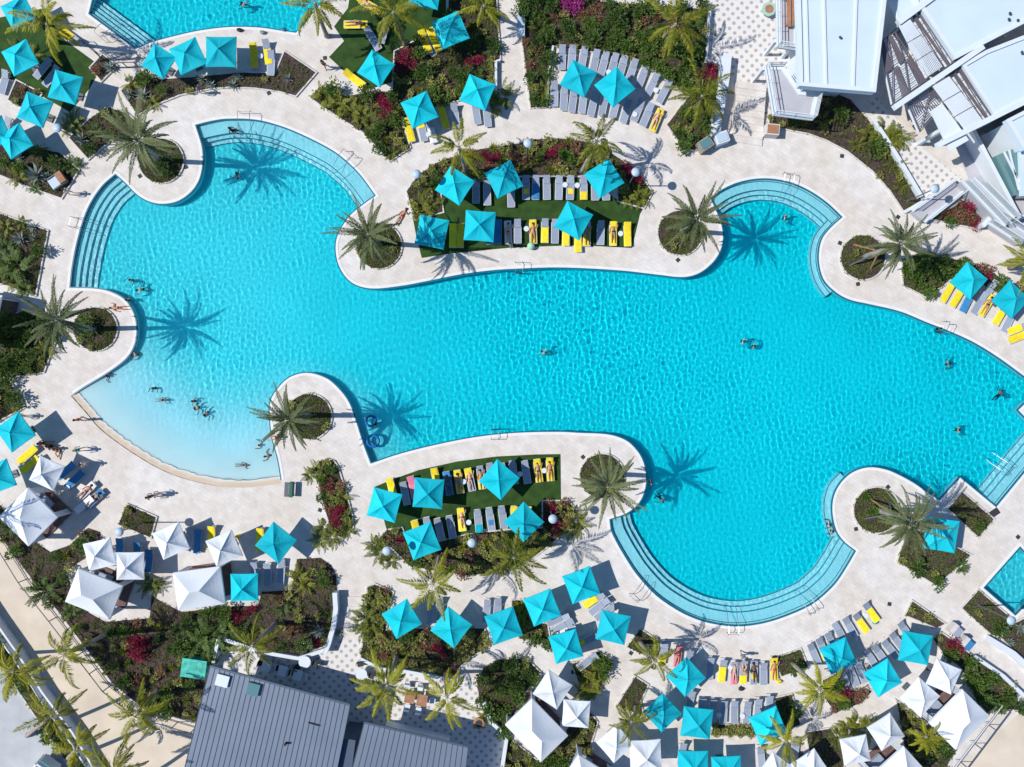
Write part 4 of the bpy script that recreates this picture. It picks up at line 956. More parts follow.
row('loungers below the northeast umbrellas', 'below the northeast umbrellas', [(948, 291.5, 'yf'), (958, 296, 'yf'), (967.5, 301, 'bf'), (979, 303, ''), (987, 305.5, 'yf'), (989, 291, '', (.5, -.9)), (1001, 314, 'ys'), (1009, 321, ''), (1019, 328, 'ys', (.9, -.3)), (1020, 336.5, 'yf', (.9, -.35))], (.5, -.9))
row('loungers, upper row of the south island', 'in the south island upper row', [(392, 489, 'yf'), (405, 493, ''), (413, 487, 'pf'), (436, 479, 'yf'), (448, 483, 'bf'), (458.7, 481.4, 'yf'), (470, 479, 'yb'), (481, 477, 'ys'), (491, 474, ''), (503, 474, ''), (513.5, 472, ''), (526, 471.5, ''), (538, 470, 'yf'), (550, 468.8, 'yf')], (-.24, -1), (-.08, -1))
row('loungers, lower row of the south island', 'in the south island lower row', [(416.5, 531, 'yf'), (428.5, 528, ''), (439.5, 529, ''), (451, 526.5, ''), (461.7, 519, 'yf'), (478.3, 520.5, 'ct'), (490.3, 518.5, 'bm'), (502.7, 517, ''), (514.5, 517, 'yb'), (528, 518, 'yb')], (-.24, -1), (-.05, -1))
row('loungers of the sunbather row by the pool arc', 'in the sunbather row', [(663.5, 652, 'yt'), (678, 655, 'pf'), (689, 660.5, ''), (710, 668, ''), (722.6, 670, 'ys'), (734.3, 672, 'pt'), (743.5, 671, 'yt'), (754, 672.5, 'ym'), (763.5, 673, ''), (774, 668, 'yf')], (.18, -1), (-.08, -1))
row('loungers, second row behind the sunbathers', 'in the second row', [(690, 701, '', (.2, -1)), (702, 709, ''), (712.8, 710, ''), (723.5, 711, ''), (734.3, 711, ''), (747, 711.5, ''), (758, 709, ''), (769.5, 706, '')], (.04, -1))
row('loungers at the bottom edge', 'at the bottom edge', [(682, 753, '', (.1, -1)), (761, 757, '', (-.15, -1)), (795, 750, '', (.1, -1))])
row('loungers, upper arc of the southeast deck', 'in the southeast upper arc', [(813.5, 653, ''), (822, 647.5, 'yt'), (831, 642, 'ym'), (840, 633.5, ''), (849.5, 626.5, ''), (860.5, 622, 'ys'), (870.5, 611.5, 'ys')], (-.38, -1), (-.62, -.85))
row('loungers, lower arc of the southeast deck', 'in the southeast lower arc', [(844, 678, '', (-.35, -1)), (852.5, 675, '', (-.35, -1)), (861, 671.5, '', (-.4, -1)), (872, 660.5, ''), (880, 654.5, ''), (889.5, 648.5, ''), (897, 641, ''), (905, 630.5, '')], (-.55, -.85), (-.62, -.8))
row('loungers between the diagonal four umbrellas', 'among the diagonal umbrellas', [(558.5, 619, '', (.9, -.45)), (562.5, 626, '', (.9, -.45)), (566, 632, 'ws', (.9, -.45)), (586, 641, 'ym', (.9, -.4)), (588, 661, '', (.8, -.55)), (594, 599.5, 'ys', (.8, -.6)), (599.5, 606, '', (.8, -.6)), (605.5, 612, '', (.8, -.6))])
row('loungers below the south island walkway', 'below the south island walkway', [(430, 612, '', (0, -1)), (439.7, 609, '', (0, -1)), (486.6, 610, '', (.08, -1)), (497.4, 608.5, '', (.08, -1))])
row('loungers near the large left cabana', 'near the large left cabana', [(27.4, 454.5, 'yf'), (31, 464, 'yf'), (67, 470, 'bf'), (74.5, 479.5, 'bf'), (86, 491, 'wf'), (85, 504, 'wf'), (94, 499, 'bf')], (.75, -.65))
row('loungers beside the white umbrella pairs', 'beside the white umbrella pairs', [(119.7, 549, 'bf'), (137, 553, 'bf'), (149, 560, 'bf'), (189, 539, ''), (197.5, 541, 'bf'), (211, 537, 'yf'), (259.5, 539, 'yf')], (.12, -1))
row('loungers on the cabana terrace', 'on the cabana terrace', [(254, 573, '', (0, -1)), (267.5, 574, '', (0, -1)), (281, 571, '', (.05, -1))])

# side tables between loungers
ST_TOP = MB().tube([(0, 0, .40), (0, 0, .43)], .22, 16).mesh('tabletop', False, M['whitepaint']); ST_LEG = MB().tube([(0, 0, .02), (0, 0, .40)], .03, 8).tube([(0, 0, 0), (0, 0, .02)], .16, 12).mesh('leg', False, M['pole'])
for x, y, lb in ((564.7, 186, 'between the sixth and seventh north island upper loungers'), (576.8, 186.5, 'beside the yellow-towelled north island upper lounger'), (526.3, 229.7, 'left of the sunbather in the north island lower row'), (620, 234.5, 'between the last two north island lower loungers'),
  (463.8, 481, 'round one beside the sunbathers in the south island upper row'), (544, 470, 'between the last two south island upper loungers'), (469, 521.5, 'right of the sunbather in the south island lower row'), (520, 473.5, 'in umbrella shade in the south island upper row'),
  (729, 666, 'left of the pink sunbather by the pool arc'), (741, 714, 'between grey loungers in the second row'), (718, 713, 'in umbrella shade in the second row'), (864, 614, 'between the two yellow loungers of the southeast arc'), (836, 640, 'beside the third southeast arc lounger'),
  (928, 684, 'yellow-topped beside the southeast white umbrella'), (608, 74, 'between grey terrace loungers near the umbrellas'), (634, 116, 'between the lower terrace loungers'), (655, 92, 'near the end of the upper terrace row'), (429, 136, 'between two loungers below the croton bed'), (262, 58, 'between the yellow loungers by the top pool'), (70, 487, 'near the blue towels by the left cabana')):
    t = thing('side_table', W(x, y, .004), 'small white side table ' + lb, 'side table', 'small side tables by the loungers'); part('tabletop', ST_TOP, t); part('leg', ST_LEG, t)

# ---------------------------------------------------------------- lamps, rails, ladders
LP = dict(pole=MB().tube([(0, 0, 0), (0, 0, 4.25)], [.06, .045], 8).mesh('pole', False, M['frame']), disc=MB().tube([(0, 0, 4.25), (0, 0, 4.33), (0, 0, 4.42)], [.34, .36, .10], 20).mesh('shade', True, M['lampblue']), base=MB().tube([(0, 0, 0), (0, 0, .12)], [.14, .1], 10).mesh('base', False, M['frame']), arm=MB().tube([(0, 0, 4.05), (0, 0, 4.25)], [.10, .16], 10).mesh('lamp_head', False, M['frame']))
for x, y, lb in ((416.4, 174, 'at the upper left rim of the north island'), (528, 143, 'over the top rim of the north island bed'), (636, 172, 'among red flowers at the north island right end'), (553, 519, 'among the red flowers of the south island bed'), (387, 551, 'at the left tip of the south island bed'),
  (119, 532, 'left of the small four-sided bed below the beach'), (57, 128, 'at the northwest walkway between two umbrellas'), (935, 188.5, 'on the dotted patio above the east stairs'), (1011.5, 620.5, 'between the small pool and the corner bed'), (472, 543, 'low in the middle of the south island bed')):
    bx = 512 + (x - 512) * .9345; by_ = 383.5 + (y - 383.5) * .9345
    t = thing('lamp_post', W(bx, by_, .02), 'lamp post ' + lb + ', pale blue disc on top', 'lamp post', 'lamp posts with round discs')
    part('pole', LP['pole'], t); part('shade', LP['disc'], t); part('base', LP['base'], t); part('lamp_head', LP['arm'], t)
def handrail(x, y, dx, dy, label, gap=.65, kind='handrail', reach=1.6):
    """pair of bent steel rails reaching into the water, (dx,dy) px direction into the pool"""
    t = thing(kind, W(x, y, .0), label, 'pool rail', 'steel rails into the pool', ang_px(dx, dy))
    for s in (-1, 1):
        MB().tube([(-.45, s * gap / 2, 0), (-.45, s * gap / 2, .75), (-.25, s * gap / 2, .88), (.3, s * gap / 2, .84), (reach, s * gap / 2, .1), (reach, s * gap / 2, -.5)], .024, 6).build('rail', M['metal'], t)
    if kind == 'pool_ladder':
        for k in range(3): MB().box((reach, 0, -.15 - .3 * k), (.1, gap, .03)).build('rung', M['metal'], t)
    else: MB().bar((-.45, -gap / 2, .45), (-.45, gap / 2, .45), .03, .03).build('crossbar', M['metal'], t)
for a in [(247, 119, 0, 1, 'steel handrail down the arched northern steps', 1.0), (347, 159, -.6, .8, 'steel handrail at the right end of the northern steps', .9), (786, 180, -.12, 1, 'steel handrail down the upper right bay steps', .8), (636, 593, .6, -.6, 'steel handrail on the left of the lower pool arc', .8), (809, 606, -.5, -.8, 'steel handrail on the right of the lower pool arc', .8),
          (731, 627, 0, -1, 'steel handrail at the bottom of the lower pool arc', .8), (78, 224, 1, .3, 'steel handrail across the arched west steps', .8), (1002, 468, -.6, -.5, 'steel handrail over the east corner steps', .8), (106, 35, .6, -.7, 'steel handrail at the top pool steps', .8)]:
    handrail(*a)
for a in [(519, 268, 0, 1, 'steel ladder at the middle of the north pool edge', .6, 'pool_ladder', .35), (495, 434, 0, -1, 'steel ladder at the south island pool edge', .6, 'pool_ladder', .35), (943, 328, -.4, .9, 'steel ladder on the northeast pool edge', .6, 'pool_ladder', .35)]:
    handrail(*a)
DR = MB().box((0, 0, .004), (.32, .32, .02)).mesh('drain_cover', False, M['dark'])
for x, y, lb in ((140, 176, 'left of the northwest palm pit'), (186, 167, 'right of the northwest palm pit'), (127, 79.5, 'between the top pool umbrellas and small bed'), (325, 58, 'at the corner of the top lawn'), (269, 93, 'below the diamond end of the top pool bed'), (678, 260, 'below the palm pit right of the north island'), (842, 156, 'at the top of the east deck arc'), (840, 243, 'upper left of the palm pit below the east stairs'), (858, 284, 'below the palm pit below the east stairs'), (898, 217, 'at the kerb corner below the east stairs'),
   (888, 487, 'right of the southeast peninsula palm pit'), (856, 529, 'below left of the southeast peninsula palm pit'), (889.5, 604, 'near the last southeast yellow lounger'), (583, 457, 'upper left of the palm pit by the south island'), (320, 510, 'left of the narrow beach bed'), (1018, 537, 'at the corner of the small pool'), (741, 688, 'behind the sunbather row'), (795, 675, 'beside the bed ending the sunbather row'), (631, 653, 'beside the small triangular bed'), (333, 96, 'on the deck above the areca palms'), (450, 145, 'above the north island rim'), (573, 672, 'by the white umbrella trio')):
    o = bpy.data.objects.new('drain_cover', DR); COL.objects.link(o); o.location = W(x, y, .002); o.rotation_euler = (0, 0, rnd.uniform(0, 1.5)); tag(o, 'small dark square drain cover ' + lb, 'drain cover', 'dark drain covers in the deck')
o = MB().box((0, 0, .03), (.75, .55, .06)).build('step_mat', M['dark']); o.location = W(994.5, 512.5, .002); o.rotation_euler = (0, 0, R(35)); tag(o, 'dark rectangular mat at the corner of the east pool steps', 'mat')

def fence(pts, label, h=1.15, pitch=1.0, m='pole', z0=0.0, pickets=True, cat='fence', name='railing', gl=False):
    t = thing(name, W(*pts[0], z0), label, cat); base = t.location
    wp = [W(*p, z0) - base for p in pts]
    rl = MB()
    for a, b in zip(wp[:-1], wp[1:]):
        for hh in ((h, .06), (.12, .04)) if not gl else ((h, .06),): rl.bar(a + Vector((0, 0, hh[0])), b + Vector((0, 0, hh[0])), hh[1], .05)
    rl.build('rail', M[m], t)
    pst = MB().box((0, 0, h / 2), (.06, .06, h)).mesh('post', False, M[m]); n = 0
    pk = MB()
    for a, b in zip(wp[:-1], wp[1:]):
        L = (b - a).length; k = max(1, int(L / pitch))
        for i in range(k + 1):
            if n < 90: part('post', pst, t, a.lerp(b, i / k)); n += 1
        if pickets:
            kk = int(L / .14)
            for i in range(kk): p = a.lerp(b, (i + .5) / kk); pk.box((p.x, p.y, h / 2), (.018, .018, h - .1))
        if gl: pk.bar(a + Vector((0, 0, h * .5)), b + Vector((0, 0, h * .5)), .012, h * .85)
    if pk.v: pk.build('glass_panel' if gl else 'pickets', M['glass' if gl else m], t)
    return t
fence([(-14, 522), (0, 535), (27, 579), (57, 617), (110, 686), (142, 711)], 'grey metal fence along the sand path beside the big bed', 1.2, 1.6, 'frame', pickets=False, name='fence')
fence([(142, 711), (196, 727)], 'short grey metal fence at the lower corner of the big bed', 1.2, 1.2, 'frame', pickets=False, name='fence')
fence([(1002, 706), (946, 780)], 'grey railing along the sand at the bottom right corner', 1.2, 1.6, 'frame', pickets=False)
fence([(998, 703), (940, 778)], 'low white edge railing behind the diagonal cabana', .6, 1.6, 'pole', pickets=False)
# boundary wall by the service road
def wall(pts, wd, h, label, m='wall', name='garden_wall', closed=False):
    """pts: centre line in survey px"""
    q = [tuple(W(*p)[:2]) for p in pts]; a = offset_open(q, wd / 2); b = offset_open(q, -wd / 2)
    o = MB().prism(a + b[::-1], 0, h).build(name, M[m]); return tag(o, label, 'wall')
wall([(-20, 586), (0, 616), (24, 650), (48, 688), (78, 728), (106, 775)], .16, .9, 'long low concrete boundary wall between sand path and grey road')
wall([(-20, 600), (0, 632), (22, 664), (44, 698), (72, 738), (98, 778)], .12, .5, 'thin pale kerb wall just beyond the concrete boundary wall', 'whitepaint')
wall([(724, 58), (722, 80), (718, 105), (713, 128), (714, 139)], .80, .95, 'thick white wall beside the dotted ramp at the top')
wall([(337, 590), (338, 606), (336, 622), (331, 640), (327, 650)], .38, .9, 'curved white wall at the right end of the big bed')
wall([(904, 212), (921, 202), (940, 190)], .25, .5, 'short white kerb wall at the foot of the east stairs')
wall([(871, 122), (886, 145), (902, 171), (918, 198)], .30, .6, 'low white wall between the curved bed and dotted patio')
wall([(500, 62), (496, 63), (496, 96)], .2, .45, 'low white wall beside the tall walkway')
wall([(553, 47), (549, 70), (547, 106)], .16, .3, 'thin kerb wall at the left end of the grey terrace')
wall([(709, 10), (707, 36), (705, 62), (719, 66)], .18, .5, 'thin wall edging the dotted patio at the top')
wall([(484, 700), (491, 719), (507, 734), (503, 760), (499, 790)], .3, .6, 'curved white wall from the oval bed down to the bottom edge')
wall([(222, 636), (262, 650), (300, 656.5), (327, 648)], .3, .5, 'white wall between the big bed and the dotted patio')
wall([(222, 636), (217, 660)], .25, .9, 'short white wall at the end of the dotted patio')
wall([(362, 657), (382, 667), (405, 669), (452, 678)], .25, .5, 'white kerb wall above the dark wooden table')
# shallow stairs: thin nosing lines
def stairs(a, b, c, d, n, label):
    """a-b first nosing, c-d last nosing"""
    t = thing('stairs', W(*a), label, 'stairs'); base = t.location
    for i in range(n):
        f = i / max(1, n - 1); f2 = (i + 1) / max(1, n - 1)
        P = [Vector(a).lerp(Vector(c), f), Vector(b).lerp(Vector(d), f), Vector(b).lerp(Vector(d), f2), Vector(a).lerp(Vector(c), f2)]
        q = [W(p.x, p.y) - base for p in P]; MB().prism(q, 0.0, .03 + .07 * (n - i)).build('tread', M['deck'], t)
stairs((344, 634), (362, 636), (345, 606), (365, 606), 4, 'broad pale stairs between the curved white wall and croton bed')
stairs((735, 84), (764, 88), (732, 135), (762, 140), 9, 'wide shallow stairs from the dotted patio to the deck')
stairs((940, 190), (950, 202), (921, 206), (929, 220), 8, 'narrow white stairs below the dotted patio lamp')

# tables, benches, boxes
def table_rect(x, y, w1, w2, deg, m, label, legs=.72):
    t = thing('table', W(x, y, .004), label, 'table', None, -R(deg)); MB().box((0, 0, legs), (w1, w2, .05)).build('tabletop', M[m], t)
    for sx in (-1, 1):
        for sy in (-1, 1): MB().box((sx * (w1 / 2 - .08), sy * (w2 / 2 - .08), legs / 2), (.05, .05, legs)).build('leg', M['frame'], t)
def chair(x, y, deg, m, label, group):
    t = thing('chair', W(x, y, .004), label, 'chair', group, -R(deg)); MB().box((0, 0, .44), (.46, .46, .05)).build('seat', M[m], t)
    MB().box((-.22, 0, .68), (.04, .46, .42)).build('backrest', M[m], t)
    for sx in (-1, 1):
        for sy in (-1, 1): MB().box((sx * .2, sy * .2, .22), (.03, .03, .43)).build('leg', M['frame'], t)
for x, y, lb in ((269, 663, 'leftmost'), (285, 668, 'middle'), (300, 672, 'rightmost')):
    table_rect(x, y, .75, .85, 15, 'whitepaint', f'{lb} of three small white tables beside the blue roof')
    for k, (ox, oy, dg) in enumerate(((-6, -1.5, 0), (6, 1.5, 180))):
        chair(x + ox, y + oy, dg + 15, 'whitepaint' if k else 'dark', f'{"white" if k else "dark"} chair at the {lb} small white table', 'chairs at the small white tables')
for x, y, lb, s in ((307, 659, 'at the curved wall end of the patio', .5), (363, 671, 'below the broad pale stairs', .48)):
    t = thing('round_table', W(x, y, .004), 'round white table ' + lb, 'table'); MB().tube([(0, 0, .72), (0, 0, .76)], s, 20).build('tabletop', M['whitepaint'], t); MB().tube([(0, 0, 0), (0, 0, .72)], .05, 8).build('leg', M['frame'], t)
    for k in range(3):
        a = k * 120 + 20; chair(x + math.cos(R(a)) * 10, y + math.sin(R(a)) * 9, a + 180, 'dark', f'{["dark chair below", "dark chair left of", "dark chair above"][k]} the round table {lb}', 'dark chairs round the white tables')
table_rect(411, 694, .85, .95, 10, 'wood', 'left half of the brown wooden table pair by the coconut palms'); table_rect(423, 697, .85, .95, 10, 'wood', 'right half of the brown wooden table pair by the coconut palms')
for k, (x, y, dg, lb) in enumerate(((408, 684, -80, 'above the left brown table'), (421, 686, -80, 'above the right brown table'), (408, 705, 100, 'below the left brown table'), (419, 708, 100, 'below the right brown table'), (433, 699, 190, 'beside the right brown table'))):
    chair(x, y, dg + 180, 'whitepaint', 'white chair ' + lb, 'chairs round the brown tables')
t = thing('fire_bowl', W(479, 721, .004), 'brown octagonal fire bowl beside the curved white wall', 'fire bowl'); MB().tube([(0, 0, 0), (0, 0, .45), (0, 0, .5)], [.35, .5, .48], 8).build('bowl', M['wood'], t); MB().tube([(0, 0, .5), (0, 0, .53)], .3, 8).build('burner', M['dark'], t)
t = thing('fire_bowl', W(767, 12, .004), 'pale green octagonal bowl planter at the top beside the balcony', 'planter'); MB().tube([(0, 0, 0), (0, 0, .5), (0, 0, .55)], [.4, .62, .6], 8).build('bowl', mat('pale_green', (.33, .50, .42)), t); MB().tube([(0, 0, .55), (0, 0, .58)], .36, 8).build('soil', M['wood'], t)
t = thing('utility_box', W(199, 664, .05), 'bright green utility box beside the blue roof in the big bed', 'utility box', None, -R(8)); MB().box((0, 0, .55), (1.95, 1.45, 1.1)).build('cabinet', M['greybox'], t); MB().box((0, 0, 1.12), (2.02, 1.52, .05)).build('lid', mat('green_lid', (.05, .42, .34), .5, .35, 2.5), t); MB().box((.3, -.74, .6), (.06, .04, .25)).build('handle', M['metal'], t)
for x, y, dg, lb in ((60, 182, -35, 'pale blue and brown armchair pair at the bed above the west walkway'),):
    t = thing('armchair', W(x, y, .004), lb, 'armchair', None, -R(dg)); MB().box((-.3, 0, .3), (.75, .9, .3)).build('seat', M['lampblue'], t); MB().box((.42, .0, .4), (.55, .95, .5)).build('backrest', M['wood'], t); MB().box((0, .5, .3), (1.2, .1, .5)).build('arm', M['frame'], t); MB().box((0, -.5, .3), (1.2, .1, .5)).build('arm', M['frame'], t)
def towel_bin(x, y, deg, label, m1='trunk', m2='glass'):
    t = thing('towel_station', W(x, y, .004), label, 'towel station', None, -R(deg)); MB().box((0, 0, .5), (1.1, .9, 1.0)).build('cabinet', M[m1], t); MB().box((.0, 0, 1.03), (.9, .7, .05)).build('lid', M[m2], t)
towel_bin(703, 147, -33, 'dark-topped towel station at the foot of the white ramp wall'); towel_bin(719, 141, -20, 'pale towel station beside the dark-topped one', 'whitepaint', 'lampblue')
mb_ = M['kerb']; towel_bin(769, 133, 5, 'tan box station below the balcony', 'kerb', 'wood')
for x, y, lb in ((952, 628, 'upper tan lounge chair on the diagonal ramp edge'), (963, 641, 'lower tan lounge chair on the diagonal ramp edge')):
    t = thing('lounge_chair', W(x, y, .004), lb, 'lounge chair', None, -R(40)); MB().box((.25, 0, .3), (.8, .8, .3)).build('seat', M['blue'] if y > 630 else M['sling'], t); MB().box((-.3, 0, .5), (.4, .85, .6)).build('backrest', M['kerb'], t)
o = MB().box((0, 0, .3), (.6, 1.9, .5)).build('planter_bench', M['lampblue']); o.location = W(521, 27, .004); tag(o, 'slim blue-grey bench box at the edge of the tall walkway', 'bench')
for x, y, dg, lb in ((291.5, 489, 3, 'dark green double bench beside the end of the beach entry'),):
    t = thing('bench', W(x, y, .004), lb, 'bench', None, -R(dg)); MB().box((-.3, 0, .4), (.34, 1.2, .06)).build('seat', M['frame'], t); MB().box((.12, 0, .55), (.28, 1.2, .3)).build('backrest', mat('dark_green_paint', (.03, .12, .09)), t)
    for sy in (-1, 1): MB().box((0, sy * .5, .2), (.6, .05, .4)).build('leg', M['frame'], t)
for x, y, lb in ((338, 632, 'square white pouf in the big bed corner'),):
    pass
o = MB().box((0, 0, .25), (.8, .7, .4), R(10)).build('pouf', M['towelw']); o.location = W(308, 643, .06); tag(o, 'square white pouf in the lower corner of the big bed', 'pouf')

# ---------------------------------------------------------------- blue standing-seam roofs
def seam_building(corners, z, label, n, ridge=None):
    """corners px at eave height: nw, ne, se, sw"""
    P = [W(*c, z) for c in corners]; t = thing('pavilion', (P[0].x, P[0].y, 0), label, 'building'); o0 = t.location
    Q = [p - o0 for p in P]; cen = sum(Q, Vector()) / 4
    ins = [q.lerp(cen, .36) for q in Q]
    MB().prism(ins, 0, z - .15).build('wall', M['wall'], t)
    rf = MB().prism(Q, z - .18, z).build('roof', M['roofblue'], t)
    sm = MB()
    for i in range(n + 1):
        f = i / n; a = Q[0].lerp(Q[1], f); b = Q[3].lerp(Q[2], f); sm.bar(a + Vector((0, 0, .02)), b + Vector((0, 0, .02)), .03, .04)
    sm.build('seam', M['seam'], rf)
    g = MB(); g.bar(Q[0] + Vector((0, 0, -.05)), Q[1] + Vector((0, 0, -.05)), .16, .14); g.build('gutter', M['seam'], t)
    return t, Q, rf
t, Q, rf = seam_building([(210, 666), (350, 705), (333, 790), (180, 786)], 3.6, 'blue-grey standing seam roof beside the dotted patio, larger of the two', 28)
MB().box(Q[0].lerp(Q[1], .36).lerp(Q[3], .08) + Vector((0, 0, .12)), (.95, .95, .24), -R(15)).build('skylight', M['glass'], t)
MB().box(Q[0].lerp(Q[1], .12).lerp(Q[3], .08) + Vector((0, 0, .14)), (1.0, .9, .16), -R(15)).build('roof_hatch', M['whitepaint'], t)
MB().bar(Q[0].lerp(Q[1], .62).lerp(Q[2], .32) + Vector((0, 0, .1)), Q[0].lerp(Q[1], .74).lerp(Q[2], .32) + Vector((0, 0, .1)), .06, .08).build('roof_pipe', M['dark'], t)
MB().tube([Q[0].lerp(Q[2], .62) + Vector((0, 0, 0)), Q[0].lerp(Q[2], .62) + Vector((0, 0, .4))], .1, 8).build('vent_pipe', M['dark'], t)
seam_building([(364, 722.5), (468, 747), (462, 800), (345, 796)], 3.4, 'blue-grey standing seam roof at the bottom edge, smaller of the two', 20)
# dark link roof between them
wall([(356, 722), (347, 790)], 1.2, 3.2, 'dark flat link roof between the two blue-grey roofs', 'seam', 'link_roof')['category'] = 'roof'

# ---------------------------------------------------------------- white buildings top right
def flat_roof(poly, z, label, th=.5, wall_in=.08, m='roofwhite', name='white_building'):
    P = [W(*c, z) for c in poly]; t = thing(name, (P[0].x, P[0].y, 0), label, 'building'); o0 = Vector(t.location)
    Q = [p - o0 for p in P]; cen = sum(Q, Vector()) / len(Q); ins = [q.lerp(cen, wall_in) for q in Q]
    MB().prism(ins, 0, z - th).build('wall', M['wall'], t); MB().prism(Q, z - th, z).build('roof', M[m], t)
    q2 = [tuple(q[:2]) for q in Q]; rr = ring('parapet', offset_closed(q2, -.28), offset_closed(q2, .02), z, z + .14, M['whitepaint']); rr.parent = t
    return t, Q, o0
t, Q, o0 = flat_roof([(796, -30), (799, 86), (875, 92.5), (889, -30)], 5.2, 'white building with a long ribbed roof at the top edge', .55, .32)
for a, b in (((805, -28), (808, 86)), ((823, -28), (826, 88)), ((857, -28), (853, 90))):
    MB().bar(W(*a, 5.2) - o0 + Vector((0, 0, .06)), W(*b, 5.2) - o0 + Vector((0, 0, .06)), .16, .12).build('rib', M['whitepaint'], t)
MB().tube([W(840, 37, 5.2) - o0, W(840, 37, 5.5) - o0], .09, 8).build('vent_pipe', M['dark'], t)
tB, Q, o0 = flat_roof([(920, 8), (954.5, 59.5), (985, 43.5), (1100, -16), (1100, -80), (945, -60)], 4.8, 'white flat roof behind the upper pair of bronze screens', .5, .1)
for p in ((1010, 13), (1018, 20), (1006, 36), (1022, 52), (1009, 19)): MB().tube([W(*p, 4.8) - o0, W(*p, 5.1) - o0], .10, 8).build('vent_pipe', M['dark'], tB)
flat_roof([(961, 65), (995, 117), (1024, 102), (1100, 65), (1100, 6), (985, 51)], 4.7, 'white flat roof behind the lower pair of bronze screens', .5, .1)
flat_roof([(1006, 120), (1024, 150), (1100, 150), (1100, 72)], 4.4, 'white flat roof at the right edge below the lower screens', .5, .1)
flat_roof([(886, 0), (899, 26), (921, 8), (905, -20)], 3.2, 'low pale link roof between the ribbed roof and screens', .3, .1)
def beam(a, b, wd, z, label):
    A = W(*a, z); B = W(*b, z); t = thing('wall_fin', (A.x, A.y, 0), label, 'wall'); B = B - Vector((A.x, A.y, 0)); A = Vector((0, 0, z))
    MB().bar(A - Vector((0, 0, .2)), B - Vector((0, 0, .2)), wd, .4).build('beam', M['whitepaint'], t)
    for f in (.55, .94): p = A.lerp(B, f); MB().box((p.x, p.y, z / 2 - .2), (.3, .3, z - .4)).build('column', M['whitepaint'], t)
beam((895, 107), (984, 46), .42, 5.0, 'long white roof beam between the two screen terraces')
beam((938, 145), (1060, 84), .42, 4.9, 'long white roof beam below the lower screen terrace')
beam((899, 22), (945, -12), .45, 5.0, 'white roof beam at the top edge above the screens')
def screen(quad, cells, z, label, n=6, backing=True):
    P = [W(*c, z) for c in quad]; t = thing('sunscreen', (P[0].x, P[0].y, 0), label, 'screen', 'bronze slatted screens'); o0 = Vector((P[0].x, P[0].y, 0)); Q = [p - o0 for p in P]
    def bl(u, v): return (Q[0].lerp(Q[1], u)).lerp(Q[3].lerp(Q[2], u), v)
    fr = MB()
    for a, b in zip(Q, Q[1:] + Q[:1]): fr.bar(a, b, .06, .07)
    fr.build('frame', M['screen'], t); sl = MB()
    cu, cv = cells
    for i in range(cu):
        for j in range(cv):
            u0, u1, v0, v1 = i / cu, (i + 1) / cu, j / cv, (j + 1) / cv
            A, B, C_, D = bl(u0, v0), bl(u1, v0), bl(u1, v1), bl(u0, v1); flip = (i + j) % 2
            if flip: A, B, C_, D = B, C_, D, A
            sl.bar(A, C_, .06, .05)
            for k in range(1, n):
                f = k / n
                sl.bar(A.lerp(B, f), A.lerp(C_, f), .05, .04)
                sl.bar(A.lerp(C_, f), D.lerp(C_, f), .045, .04)
    sl.build('slats', M['screen'], t)
    if backing: MB().prism([q.lerp(sum(Q, Vector()) / 4, .02) for q in Q], z - .42, z - .34).build('panel', M['whitepaint'], t)
screen([(907, 20), (920, 10), (955, 61), (942, 70)], (5, 1), 4.5, 'upper narrow bronze screen along the first flat roof')
screen([(880, 42), (895, 32), (926, 80), (893, 104)], (4, 2), 4.2, 'large bronze screen in the shade of the ribbed roof', 7, True)
screen([(947, 77), (960, 67), (995, 118), (982, 124)], (5, 1), 4.5, 'lower narrow bronze screen along the second flat roof')
screen([(908, 104), (931, 88), (944, 104), (920, 132)], (2, 2), 4.2, 'square bronze screen beside the plain white canopy slab', 7)
def louvre(quad, cells, z, label):
    P = [W(*c, z) for c in quad]; t = thing('louvre_roof', (P[0].x, P[0].y, 0), label, 'roof', 'white louvred roof panels'); o0 = Vector((P[0].x, P[0].y, 0)); Q = [p - o0 for p in P]
    def bl(u, v): return (Q[0].lerp(Q[1], u)).lerp(Q[3].lerp(Q[2], u), v)
    for i in range(cells):
        u0, u1 = i / cells + .008, (i + 1) / cells - .008; m2 = MB(); n = 13
        for k in range(n): a, b = bl(u0 + (u1 - u0) * 0, (k + .5) / n), bl(u1, (k + .5) / n); m2.bar(a, b, (Q[3] - Q[0]).length / n * .82, .03)
        m2.build('panel', M['whitepaint'], t)
        d = MB().bar(bl(u0, 0) + Vector((0, 0, -.06)), bl(u0, 1) + Vector((0, 0, -.06)), .10, .06); d.build('crossbeam', M['screen'], t)
louvre([(897, 25), (943, 67), (926, 79), (898, 38)] if False else [(898, 25), (925, 79), (943, 67), (910, 19)], 3, 4.8, 'white louvred panels beside the upper bronze screen')
louvre([(932, 86), (966, 132), (984, 122), (949, 76)], 3, 4.8, 'white louvred panels beside the lower bronze screen')
t = thing('canopy_slab', W(951, 124, 0), 'plain white canopy slab beside the square bronze screen', 'roof')
q = [W(*c, 4.6) - t.location for c in ((931, 111), (942, 103), (969, 140), (950, 151))]; MB().prism(q, 4.45, 4.6).build('slab', M['whitepaint'], t)
MB().box((sum(a.x for a in q) / 4, sum(a.y for a in q) / 4, 2.22), (.3, .3, 4.44)).build('column', M['whitepaint'], t)
